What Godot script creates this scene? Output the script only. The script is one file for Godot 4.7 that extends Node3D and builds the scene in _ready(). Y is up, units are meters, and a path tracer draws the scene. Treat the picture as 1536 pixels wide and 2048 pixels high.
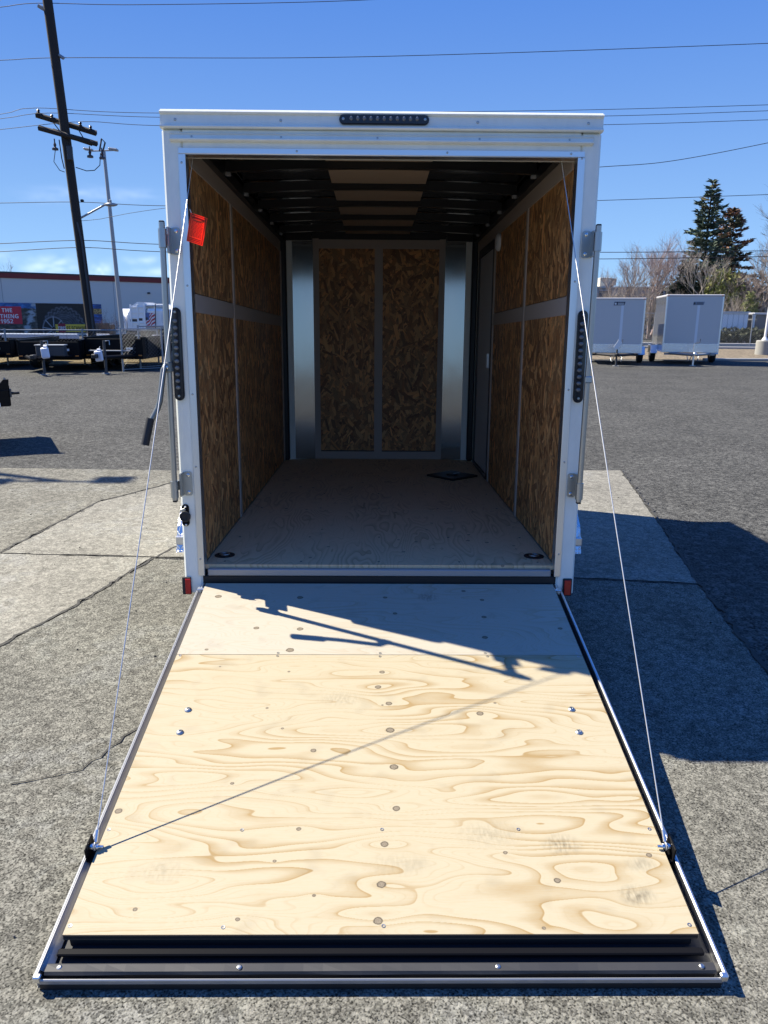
extends Node3D

# ---------------------------------------------------------------- mesh builder
class MB:
	var v := PackedVector3Array()
	var n := PackedVector3Array()
	var t := PackedVector2Array()
	var k := PackedColorArray()
	var col := Color.WHITE
	var tinted := false

	func tri(a: Vector3, b: Vector3, c: Vector3, hint: Vector3) -> void:
		var g := (b - a).cross(c - a)
		if g.length_squared() < 1e-18:
			return
		g = g.normalized()
		if g.dot(hint) > 0.0:
			put(a, g); put(c, g); put(b, g)
		else:
			put(a, -g); put(b, -g); put(c, -g)

	func put(p: Vector3, nn: Vector3, uv := Vector2.ZERO) -> void:
		v.append(p); n.append(nn); t.append(uv); k.append(col)

	func strip(a: Vector3, b: Vector3, c: Vector3, na: Vector3, nb: Vector3, nc: Vector3) -> void:
		if (b - a).cross(c - a).dot(na + nb + nc) > 0.0:
			put(a, na); put(c, nc); put(b, nb)
		else:
			put(a, na); put(b, nb); put(c, nc)

	func quad(a: Vector3, b: Vector3, c: Vector3, d: Vector3, hint: Vector3) -> void:
		tri(a, b, c, hint); tri(a, c, d, hint)

	func quv(p: Array, uv: Array, hint: Vector3) -> void:
		var g: Vector3 = (p[1] - p[0]).cross(p[2] - p[0]).normalized()
		var order := [0, 1, 2, 0, 2, 3]
		if g.dot(hint) > 0.0:
			order = [0, 2, 1, 0, 3, 2]
		else:
			g = -g
		for i in order:
			put(p[i], g, uv[i])

	func box(c: Vector3, s: Vector3, bev := 0.0, B := Basis()) -> void:
		var h := s / 2.0
		if bev <= 0.0:
			for ax in 3:
				for sg in [-1.0, 1.0]:
					var e := Vector3.ZERO; e[ax] = sg
					var u := Vector3.ZERO; u[(ax + 1) % 3] = 1.0
					var w := Vector3.ZERO; w[(ax + 2) % 3] = 1.0
					quad(c + B * ((e - u - w) * h), c + B * ((e + u - w) * h), c + B * ((e + u + w) * h), c + B * ((e - u + w) * h), B * e)
			return
		bev = minf(bev, minf(h.x, minf(h.y, h.z)) * 0.95)
		var i := h - Vector3(bev, bev, bev)
		for ax in 3:
			var a1 := (ax + 1) % 3
			var a2 := (ax + 2) % 3
			for sg in [-1.0, 1.0]:
				var p := []
				for q in [[-1, -1], [1, -1], [1, 1], [-1, 1]]:
					var x := Vector3.ZERO
					x[ax] = sg * h[ax]; x[a1] = q[0] * i[a1]; x[a2] = q[1] * i[a2]
					p.append(c + B * x)
				var e := Vector3.ZERO; e[ax] = sg
				quad(p[0], p[1], p[2], p[3], B * e)
			for s1 in [-1.0, 1.0]:
				for s2 in [-1.0, 1.0]:
					var p := []
					for q in [[-1, 0], [1, 0], [1, 1], [-1, 1]]:
						var x := Vector3.ZERO
						x[ax] = q[0] * i[ax]
						x[a1] = s1 * (h[a1] if q[1] == 0 else i[a1])
						x[a2] = s2 * (i[a2] if q[1] == 0 else h[a2])
						p.append(c + B * x)
					var e := Vector3.ZERO; e[a1] = s1; e[a2] = s2
					quad(p[0], p[1], p[2], p[3], B * e)
		for x in [-1.0, 1.0]:
			for y in [-1.0, 1.0]:
				for z in [-1.0, 1.0]:
					var s3 := Vector3(x, y, z)
					tri(c + B * (s3 * Vector3(h.x, i.y, i.z)), c + B * (s3 * Vector3(i.x, h.y, i.z)), c + B * (s3 * Vector3(i.x, i.y, h.z)), B * s3)

	func tube(p: Array, r: Array, sides := 8, caps := true) -> void:
		var rings := []
		var nors := []
		var up := Vector3.UP
		for i in p.size():
			var d: Vector3 = (p[mini(i + 1, p.size() - 1)] - p[maxi(i - 1, 0)]).normalized()
			if i == 0 or absf(up.dot(d)) > 0.95:
				up = Vector3.RIGHT if absf(d.dot(Vector3.UP)) > 0.9 else Vector3.UP
			var x := d.cross(up).normalized()
			var y := x.cross(d).normalized()
			up = y
			var ring := []
			var nn := []
			var rad: float = r[i] if r.size() > 1 else r[0]
			for j in sides:
				var a := TAU * j / sides
				var o := x * cos(a) + y * sin(a)
				ring.append(p[i] + o * rad); nn.append(o)
			rings.append(ring); nors.append(nn)
		for i in p.size() - 1:
			for j in sides:
				var j2 := (j + 1) % sides
				strip(rings[i][j], rings[i][j2], rings[i + 1][j2], nors[i][j], nors[i][j2], nors[i + 1][j2])
				strip(rings[i][j], rings[i + 1][j2], rings[i + 1][j], nors[i][j], nors[i + 1][j2], nors[i + 1][j])
		if caps:
			for e in [0, p.size() - 1]:
				var d: Vector3 = (p[0] - p[1]) if e == 0 else (p[e] - p[e - 1])
				for j in range(1, sides - 1):
					tri(rings[e][0], rings[e][j], rings[e][j + 1], d)

	func lathe(prof: Array, sides: int, X := Transform3D(), flat := false) -> void:   # prof: Vector2(radius, height) from bottom to top, outside
		for i in prof.size() - 1:
			var d: Vector2 = prof[i + 1] - prof[i]
			var m := Vector2(d.y, -d.x).normalized()
			for j in sides:
				var a := TAU * j / sides
				var b := TAU * (j + 1) / sides
				var q := []
				var nn := []
				for e in [[prof[i], a], [prof[i], b], [prof[i + 1], b], [prof[i + 1], a]]:
					q.append(X * Vector3(e[0].x * cos(e[1]), e[0].y, e[0].x * sin(e[1])))
					nn.append(X.basis * Vector3(m.x * cos(e[1]), m.y, m.x * sin(e[1])))
				if (q[1] - q[0]).length() > 1e-6:
					strip(q[0], q[1], q[2], nn[0], nn[1], nn[2])
				if (q[3] - q[2]).length() > 1e-6:
					strip(q[0], q[2], q[3], nn[0], nn[2], nn[3])

	func extrude(prof: PackedVector2Array, X: Transform3D, length: float) -> void:   # profile in X's xy, pushed along X's z
		if not Geometry2D.is_polygon_clockwise(prof):
			prof.reverse()
		var idx := Geometry2D.triangulate_polygon(prof)
		var o := X.basis.z * length
		for i in range(0, idx.size(), 3):
			var p := []
			for q in 3:
				p.append(X * Vector3(prof[idx[i + q]].x, prof[idx[i + q]].y, 0))
			tri(p[0], p[1], p[2], -o)
			tri(p[0] + o, p[1] + o, p[2] + o, o)
		for i in prof.size():
			var a := prof[i]
			var b := prof[(i + 1) % prof.size()]
			var out := Vector2(a.y - b.y, b.x - a.x)
			var pa := X * Vector3(a.x, a.y, 0)
			var pb := X * Vector3(b.x, b.y, 0)
			quad(pa, pb, pb + o, pa + o, X.basis * Vector3(out.x, out.y, 0))

	func ball(c: Vector3, r: Vector3, sides := 8, rows := 5) -> void:
		for i in rows:
			for j in sides:
				var q := []
				for e in [[i, j], [i, j + 1], [i + 1, j + 1], [i + 1, j]]:
					var a: float = PI * e[0] / rows - PI / 2
					var b: float = TAU * e[1] / sides
					q.append(Vector3(cos(a) * cos(b), sin(a), cos(a) * sin(b)))
				strip(c + q[0] * r, c + q[1] * r, c + q[2] * r, q[0], q[1], q[2])
				strip(c + q[0] * r, c + q[2] * r, c + q[3] * r, q[0], q[2], q[3])

	func mesh() -> ArrayMesh:
		var a := []
		a.resize(Mesh.ARRAY_MAX)
		a[Mesh.ARRAY_VERTEX] = v
		a[Mesh.ARRAY_NORMAL] = n
		a[Mesh.ARRAY_TEX_UV] = t
		if tinted:
			a[Mesh.ARRAY_COLOR] = k
		var m := ArrayMesh.new()
		m.add_surface_from_arrays(Mesh.PRIMITIVE_TRIANGLES, a)
		return m

# ---------------------------------------------------------------- naming
var taken := {}
var M := {}
var rng := RandomNumberGenerator.new()

func numbered(called: String) -> String:
	var i: int = taken.get(called, -1) + 1
	taken[called] = i
	return called if i == 0 else "%s_%03d" % [called, i]

func tag(o: Node3D, label: String, category: String, group := "") -> Node3D:
	o.set_meta("label", label)
	o.set_meta("category", category)
	if group:
		o.set_meta("group", group)
	return o

func thing(called: String, label: String, category: String, X := Transform3D(), group := "") -> Node3D:
	var o := Node3D.new()
	o.name = numbered(called)
	add_child(o)
	o.transform = X
	return tag(o, label, category, group)

func part(parent: Node3D, called: String, m: Variant, material: Material, X := Transform3D(), stuff := false) -> MeshInstance3D:
	var o := MeshInstance3D.new()
	var key := str(parent.get_instance_id()) + called
	var i: int = taken.get(key, -1) + 1
	taken[key] = i
	o.name = called if i == 0 else "%s_%03d" % [called, i]
	o.mesh = m.mesh() if m is MB else m
	o.material_override = material
	o.transform = X
	parent.add_child(o, true)
	if stuff:
		o.set_meta("kind", "stuff")
	return o

func structure(called: String, m: Variant, material: Material) -> MeshInstance3D:
	var o := MeshInstance3D.new()
	o.name = numbered(called)
	o.mesh = m.mesh() if m is MB else m
	o.material_override = material
	o.set_meta("kind", "structure")
	add_child(o)
	return o

func copy(o: Node3D, at: Transform3D, label: String, group := "") -> Node3D:
	var c: Node3D = o.duplicate()
	var base := String(o.name)
	c.name = numbered(base)
	add_child(c)
	c.transform = at
	c.set_meta("label", label)
	if group:
		c.set_meta("group", group)
	return c

func bx(c: Vector3, s: Vector3, bev := 0.0, B := Basis()) -> MB:
	var m := MB.new()
	m.box(c, s, bev, B)
	return m

func span(a: Vector3, b: Vector3, bev := 0.0) -> MB:   # a box between two corners
	return bx((a + b) / 2.0, (b - a).abs(), bev)

func pipe(p: Array, r: float, sides := 8) -> MB:
	var m := MB.new()
	m.tube(p, [r], sides)
	return m

func at(x: float, y: float, z: float, turn := 0.0) -> Transform3D:
	return Transform3D(Basis(Vector3.UP, turn), Vector3(x, y, z))

# ---------------------------------------------------------------- materials
func mat(r: float, g: float, b: float, rough := 0.7, metal := 0.0) -> StandardMaterial3D:   # linear base colour
	var m := StandardMaterial3D.new()
	m.albedo_color = Color(r, g, b).linear_to_srgb()
	m.roughness = rough
	m.metallic = metal
	return m

func tex(im: Image) -> ImageTexture:
	return ImageTexture.create_from_image(im)

func noise(kind: int, freq: float, octaves: int, sd: int) -> FastNoiseLite:
	var f := FastNoiseLite.new()
	f.noise_type = kind
	f.frequency = freq
	f.seed = sd
	f.fractal_type = FastNoiseLite.FRACTAL_FBM if octaves > 1 else FastNoiseLite.FRACTAL_NONE
	f.fractal_octaves = octaves
	return f

func bytes_of(f: FastNoiseLite, w: int, h: int, seamless := false) -> PackedByteArray:
	var im: Image = f.get_seamless_image(w, h) if seamless else f.get_image(w, h)
	im.convert(Image.FORMAT_L8)
	return im.get_data()

func s8(x: float) -> int:   # linear 0..1 to an sRGB byte
	x = clampf(x, 0.0, 1.0)
	return int(255.0 * (12.92 * x if x < 0.0031308 else 1.055 * pow(x, 1.0 / 2.4) - 0.055))

func stone_images(size: int, cell: float, lo: Color, hi: Color, pit: float, sd: int) -> Array:   # [colour, height]
	var a := noise(FastNoiseLite.TYPE_CELLULAR, 1.0 / cell, 1, sd)
	a.cellular_return_type = FastNoiseLite.RETURN_CELL_VALUE
	var b := noise(FastNoiseLite.TYPE_CELLULAR, 1.0 / cell, 1, sd)
	b.cellular_return_type = FastNoiseLite.RETURN_DISTANCE
	var va := bytes_of(a, size, size)
	var vb := bytes_of(b, size, size)
	var vc := bytes_of(noise(FastNoiseLite.TYPE_SIMPLEX, 0.02, 3, sd + 2), size, size, true)
	var vd := bytes_of(noise(FastNoiseLite.TYPE_SIMPLEX, 0.17, 2, sd + 3), size, size, true)
	var big := noise(FastNoiseLite.TYPE_CELLULAR, 1.0 / (cell * 3.6), 1, sd + 4)
	big.cellular_return_type = FastNoiseLite.RETURN_CELL_VALUE
	var ve := bytes_of(big, size, size)
	big.cellular_return_type = FastNoiseLite.RETURN_DISTANCE
	var vf := bytes_of(big, size, size)
	var ramp := []
	for i in 256:
		ramp.append([s8(lerpf(lo.r, hi.r, i / 255.0)), s8(lerpf(lo.g, hi.g, i / 255.0)), s8(lerpf(lo.b, hi.b, i / 255.0))])
	var out := PackedByteArray()
	out.resize(size * size * 3)
	var hgt := PackedByteArray()
	hgt.resize(size * size)
	for i in size * size:
		var e := vb[i] / 255.0
		var x := va[i] / 255.0 * 0.62 + vc[i] / 255.0 * 0.34 + vd[i] / 255.0 * 0.30 - 0.12 - maxf(0.0, e - 0.55) * 0.7
		if vf[i] < 92 and (ve[i] > 205 or ve[i] < 36):   # a bigger stone here and there
			x = x * 0.35 + (0.62 if ve[i] > 205 else 0.16)
		elif vd[i] / 255.0 < pit:
			x -= 0.24
		var q: Array = ramp[clampi(int(x * 255.0), 0, 255)]
		out[i * 3] = q[0]; out[i * 3 + 1] = q[1]; out[i * 3 + 2] = q[2]
		hgt[i] = clampi(int(255.0 * (0.75 - e * 0.55 + vd[i] / 255.0 * 0.3 - (0.28 if vd[i] / 255.0 < pit else 0.0))), 0, 255)
	return [Image.create_from_data(size, size, false, Image.FORMAT_RGB8, out), Image.create_from_data(size, size, false, Image.FORMAT_L8, hgt)]

func ground_mat(im: Array, metres: float, relief: float, macro: Texture2D, macro_m: float, rough := 0.9) -> StandardMaterial3D:
	var m := StandardMaterial3D.new()
	m.albedo_texture = tex(im[0])
	m.albedo_color = Color(0.77, 0.77, 0.77).linear_to_srgb()
	m.roughness = rough
	m.metallic_specular = 0.25
	m.uv1_triplanar = true
	m.uv1_world_triplanar = true
	m.uv1_scale = Vector3.ONE / metres
	if relief > 0.0:
		m.heightmap_enabled = true
		m.heightmap_texture = tex(im[1])
		m.heightmap_scale = relief
	m.detail_enabled = true
	m.detail_albedo = macro
	m.detail_blend_mode = BaseMaterial3D.BLEND_MODE_MUL
	m.detail_uv_layer = BaseMaterial3D.DETAIL_UV_2
	m.uv2_triplanar = true
	m.uv2_world_triplanar = true
	m.uv2_scale = Vector3.ONE / macro_m
	return m

func macro_image(size: int, lo: float, hi: float, sd: int, tint := Color.WHITE, stain := 0.0) -> Image:
	var a := bytes_of(noise(FastNoiseLite.TYPE_SIMPLEX, 0.012, 5, sd), size, size, true)
	var b := bytes_of(noise(FastNoiseLite.TYPE_SIMPLEX, 0.05, 3, sd + 9), size, size, true)
	var out := PackedByteArray()
	out.resize(size * size * 3)
	for i in size * size:
		var x := (1.0 - stain * smoothstep(0.66, 0.80, b[i] / 255.0)) * lerpf(lo, hi, clampf((a[i] * 0.7 + b[i] * 0.3) / 255.0, 0, 1))
		out[i * 3] = s8(x * tint.r); out[i * 3 + 1] = s8(x * tint.g); out[i * 3 + 2] = s8(x * tint.b)
	return Image.create_from_data(size, size, false, Image.FORMAT_RGB8, out)

const KNOTS := [[0.024, 0.126, 9], [0.392, 0.065, 9], [0.469, 0.145, 9], [0.067, 0.263, 9], [0.46, 0.29, 10], [0.443, 0.45, 11], [0.777, 0.38, 9], [-0.367, 0.128, 13], [-0.743, 0.121, 14],
	[-0.531, 0.382, 11], [-0.343, 0.389, 13], [-0.712, 0.543, 7], [-0.37, 0.545, 15], [0.007, 0.693, 10], [-0.009, 0.787, 11], [0.031, 0.885, 11], [0.007, 0.894, 4], [0.033, 1.031, 14], [0.043, 1.212, 13],
	[0.047, 1.391, 11], [0.009, 1.527, 11], [-0.001, 1.665, 12], [-0.01, 1.777, 12], [-0.229, 1.134, 9], [0.362, 0.941, 12], [-0.479, 1.286, 6], [-0.808, 1.401, 11], [-0.248, 1.471, 7], [-0.306, 1.587, 5],
	[-0.381, 1.772, 6], [0.491, 1.653, 9], [0.36, 1.558, 6], [0.776, 1.567, 8], [-0.416, 0.912, 5], [-0.635, 0.659, 4], [-0.359, 0.691, 5], [-0.659, 1.742, 6], [0.424, 1.799, 5], [0.425, 0.881, 5], [-0.185, 1.7, 5], [-0.347, 1.023, 5]]

const SMUDGES := [[0.53, 1.53, 0.07, 0.05, 0.42], [0.70, 1.70, 0.06, 0.04, 0.55], [0.74, 1.60, 0.06, 0.03, 0.30], [-0.62, 1.62, 0.10, 0.05, 0.18], [0.32, 1.49, 0.12, 0.06, 0.2], [-0.15, 0.86, 0.10, 0.05, 0.22], [0.22, 0.12, 0.06, 0.045, 0.5], [-0.55, 0.14, 0.05, 0.07, 0.16], [0.05, 1.60, 0.12, 0.05, 0.15]]

func plywood_image(w: int, h: int, sx: float, sz: float, knots: Array, split: float, light: Color, dark: Color, rings: float, sd: int, smudges := []) -> Image:
	var f := noise(FastNoiseLite.TYPE_SIMPLEX, 1.0, 3, sd)
	f.fractal_gain = 0.42
	var g := noise(FastNoiseLite.TYPE_SIMPLEX, 1.0, 2, sd + 5)
	var dirt := noise(FastNoiseLite.TYPE_SIMPLEX, 1.0, 3, sd + 8)
	var out := PackedByteArray()
	out.resize(w * h * 3)
	var buckets := {}
	for q in knots:
		for cy in range(int((q[1] - 0.16) * 20), int((q[1] + 0.16) * 20) + 1):
			if not buckets.has(cy):
				buckets[cy] = []
			buckets[cy].append(q)
	var lut := PackedByteArray()
	lut.resize(1025)
	for i in 1025:
		lut[i] = s8(i / 1024.0)
	for j in h:
		var z := (j + 0.5) / h * sz
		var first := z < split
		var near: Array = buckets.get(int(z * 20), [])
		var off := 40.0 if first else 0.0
		for i in w:
			var x := (i + 0.5) / w * sx - sx / 2.0
			var wob := g.get_noise_2d(x * 1.7 + off, z * 7.0 + 3.0)
			var e := f.get_noise_2d(x * 0.62 + off, z * 3.1 + off * 2.0) * 0.95 + z * 0.55 + wob * 0.07
			var kd := 0.0
			var kc := 0.0
			for q in near:
				var r: float = q[2] * 0.0009
				var dx: float = (x - q[0]) / (r * 7.0)
				var dz: float = (z - q[1]) / (r * 2.4)
				var dd: float = dx * dx + dz * dz
				if dd < 6.0:
					e += 0.20 * exp(-dd) * (1.0 if r > 0.0085 else 0.45)
					var k2 := Vector2((x - q[0]) / (r * 1.12), (z - q[1]) / (r * 0.95)).length() + 0.10 * g.get_noise_2d(x * 60.0, z * 60.0)
					if k2 < 1.2:
						kd = maxf(kd, smoothstep(1.2, 0.98, k2))
						kc = 0.24 if k2 > 0.78 else 0.50 + 0.10 * sin(k2 * 22.0) + 0.10 * g.get_noise_2d(x * 150.0, z * 150.0)
			var ph := e * rings
			var a := ph - floorf(ph)
			var late := smoothstep(0.34, 0.97, a) * (1.0 - smoothstep(0.975, 1.0, a))
			var edge := smoothstep(0.90, 0.975, a) * (1.0 - smoothstep(0.985, 1.0, a))
			var ph2 := e * rings * 4.0 + 0.3
			var a2 := ph2 - floorf(ph2)
			var line := smoothstep(0.72, 0.97, a2) * (1.0 - smoothstep(0.97, 1.0, a2))
			var region := clampf(0.55 + 1.3 * g.get_noise_2d(x * 0.9 + off + 9.0, z * 2.2), 0.05, 1.0)
			var fine := g.get_noise_2d(x * 7.0, z * 300.0) + 0.5 * g.get_noise_2d(x * 30.0 + 5.0, z * 120.0)
			var s := late * region * 0.84 + edge * 0.62 + line * 0.26 * (1.15 - region) + fine * 0.19
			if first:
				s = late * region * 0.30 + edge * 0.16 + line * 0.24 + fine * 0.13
			s = clampf(s, -0.1, 1.2)
			var soil := maxf(0.0, dirt.get_noise_2d(x * 4.0, z * 5.0 + 7.0) - 0.42) * 0.22
			for q in smudges:
				var u := Vector2((x - q[0]) / q[2], (z - q[1]) / q[3]).length()
				if u < 1.0:
					soil += (1.0 - u) * q[4] * (0.6 + 0.8 * dirt.get_noise_2d(x * 70.0, z * 25.0))
			var br := 1.0 + fine * 0.04 - soil
			var cr := lerpf(light.r, dark.r, s) * br
			var cg := lerpf(light.g, dark.g, s) * br
			var cb := lerpf(light.b, dark.b, s) * br
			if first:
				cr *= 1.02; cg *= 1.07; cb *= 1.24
			if kd > 0.0:
				cr = lerpf(cr, light.r * kc * 1.0, kd); cg = lerpf(cg, light.g * kc * 0.96, kd); cb = lerpf(cb, light.b * kc, kd)
			var o := (j * w + i) * 3
			out[o] = lut[clampi(int(cr * 1024.0), 0, 1024)]
			out[o + 1] = lut[clampi(int(cg * 1024.0), 0, 1024)]
			out[o + 2] = lut[clampi(int(cb * 1024.0), 0, 1024)]
	return Image.create_from_data(w, h, false, Image.FORMAT_RGB8, out)

func strand_image(size: int, metres: float, count: int, sd: int) -> Array:   # oriented strand board: [colour, height]
	var r := RandomNumberGenerator.new()
	r.seed = sd
	var out := PackedByteArray()
	out.resize(size * size * 3)
	var hgt := PackedByteArray()
	hgt.resize(size * size)
	for i in size * size:
		out[i * 3] = 112; out[i * 3 + 1] = 76; out[i * 3 + 2] = 44
	var px := size / metres
	for s in count:
		var l := r.randf_range(0.06, 0.16) * px
		var w := r.randf_range(0.012, 0.040) * px
		var a := PI / 2 + r.randfn(0.0, 0.65)
		var c := Vector2(r.randf() * size, r.randf() * size)
		var d := Vector2(cos(a), sin(a))
		var e := Vector2(-d.y, d.x)
		var tone := r.randf_range(0.0, 0.55) if r.randf() < 0.72 else r.randf_range(0.60, 0.92)
		var red := r.randf_range(0.9, 1.1)
		var cr := lerpf(0.20, 0.92, tone) * red
		var cg := lerpf(0.098, 0.53, tone)
		var cb := lerpf(0.040, 0.22, tone) / red
		var hh := r.randi_range(60, 255)
		var steps_l := int(l / 0.8)
		var steps_w := int(w / 0.8)
		var cut := r.randf_range(-0.6, 0.6)
		for q in steps_w:
			var vv := (q / float(steps_w) - 0.5) * w
			var grain := 0.82 + 0.30 * r.randf()
			if q == 0 or q == steps_w - 1:
				grain *= 0.42
			var r8 := s8(cr * grain)
			var g8 := s8(cg * grain)
			var b8 := s8(cb * grain)
			var o := c + e * vv + d * (-l / 2.0 + vv * cut)
			for p in steps_l:
				var k := posmod(int(o.y), size) * size + posmod(int(o.x), size)
				out[k * 3] = r8; out[k * 3 + 1] = g8; out[k * 3 + 2] = b8
				hgt[k] = hh
				o += d * 0.8
	return [Image.create_from_data(size, size, false, Image.FORMAT_RGB8, out), Image.create_from_data(size, size, false, Image.FORMAT_L8, hgt)]

func triplanar(m: StandardMaterial3D, im: Image, metres: float) -> StandardMaterial3D:
	m.albedo_texture = tex(im)
	m.uv1_triplanar = true
	m.uv1_scale = Vector3.ONE / metres
	return m

func font(bold := true) -> SystemFont:
	var f := SystemFont.new()
	f.font_names = PackedStringArray(["Droid Sans"])
	f.font_weight = 700 if bold else 400
	return f

func lettering(words: String, height: float, depth := 0.004) -> TextMesh:
	var t := TextMesh.new()
	t.text = words
	t.font = font()
	t.font_size = 64
	t.pixel_size = height / 46.0
	t.depth = depth
	t.curve_step = 4.0
	return t

# ---------------------------------------------------------------- the scene
const TILT := -1.8
const SUN := Vector3(0.86, -1.0, 0.384)

func _ready() -> void:
	rng.seed = 20240
	var TB := Basis(Vector3.RIGHT, deg_to_rad(TILT))
	var T := Transform3D(TB, Vector3(0, -0.044, 0))
	# camera
	var cam := Camera3D.new()
	cam.name = "camera"
	add_child(cam)
	var look := Basis(Vector3.UP, deg_to_rad(-0.6442)) * Basis(Vector3.RIGHT, deg_to_rad(-12.5877)) * Basis(Vector3.BACK, deg_to_rad(0.3837))
	cam.transform = T * Transform3D(look, Vector3(-0.0212, 1.5673, 3.4792))
	cam.fov = 67.7078
	cam.near = 0.05
	cam.far = 2000.0
	cam.current = true
	# sky
	var sky := ProceduralSkyMaterial.new()
	sky.sky_top_color = Color(0.0144, 0.0832, 0.3440).linear_to_srgb()
	sky.sky_horizon_color = Color(0.2150, 0.3660, 0.5350).linear_to_srgb()
	sky.sky_curve = 0.15
	sky.ground_bottom_color = Color(0.10, 0.10, 0.10).linear_to_srgb()
	sky.ground_horizon_color = Color(0.16, 0.19, 0.22).linear_to_srgb()
	sky.sun_angle_max = 12.0
	sky.sun_curve = 0.12
	sky.sky_cover = tex(cloud_cover())
	sky.sky_cover_modulate = Color.WHITE
	var env := Environment.new()
	env.background_mode = Environment.BG_SKY
	env.sky = Sky.new()
	env.sky.sky_material = sky
	env.tonemap_mode = Environment.TONE_MAPPER_LINEAR
	env.tonemap_exposure = 2.1
	env.sdfgi_enabled = true
	env.ssao_enabled = true
	env.ssil_enabled = true
	var we := WorldEnvironment.new()
	we.name = "environment"
	we.environment = env
	add_child(we)
	# sun
	var sun := DirectionalLight3D.new()
	sun.name = "sun"
	add_child(sun)
	sun.look_at_from_position(Vector3.ZERO, SUN, Vector3.UP)
	sun.light_energy = 1.6
	sun.light_color = Color(1.0, 0.968, 0.90)
	sun.light_angular_distance = 0.5
	sun.shadow_enabled = true

	materials()
	ground()
	left_background()
	right_background()
	power_lines()
	cargo_trailer(T)
	loose_things(T)

func cloud_cover() -> Image:
	var w := 2048
	var h := 1024
	var im := Image.create(w, h, false, Image.FORMAT_RGBA8)
	var f := noise(FastNoiseLite.TYPE_SIMPLEX, 1.0, 4, 31)
	# u, v, half width, half height, strength
	for c in [[0.9480, 0.4570, 0.0120, 0.0022, 0.34], [0.9400, 0.4590, 0.0060, 0.0020, 0.20], [0.9385, 0.4826, 0.0062, 0.0036, 0.62], [0.9471, 0.4838, 0.0022, 0.0028, 0.85], [0.9555, 0.4797, 0.0065, 0.0013, 0.50],
		[0.9575, 0.4838, 0.0060, 0.0016, 0.55], [0.9250, 0.4800, 0.0100, 0.0022, 0.40], [0.0600, 0.4880, 0.0120, 0.0015, 0.25], [0.8300, 0.4700, 0.0250, 0.0040, 0.40], [0.7200, 0.4800, 0.0300, 0.0050, 0.40], [0.2300, 0.4780, 0.0300, 0.0040, 0.35], [0.5000, 0.4750, 0.0350, 0.0050, 0.40]]:
		for y in range(int((c[1] - c[3] * 2) * h), int((c[1] + c[3] * 2) * h) + 1):
			for x in range(int((c[0] - c[2] * 1.6) * w), int((c[0] + c[2] * 1.6) * w) + 1):
				var dx: float = (float(x) / w - c[0]) / c[2]
				var dy: float = (float(y) / h - c[1]) / c[3] + dx * 0.25
				var k: float = exp(-dx * dx * 1.6 - dy * dy * 1.4) * clampf(0.75 + 1.1 * f.get_noise_2d(dx * 1.4 + c[0] * 90, dy * 1.1 + dx * 0.4), 0, 1.4)
				k = clampf(k * c[4], 0.0, 1.0)
				var px := im.get_pixel(posmod(x, w), y)
				im.set_pixel(posmod(x, w), y, Color(0.55, 0.535, 0.52, maxf(px.a, k)))
	return im

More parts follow.
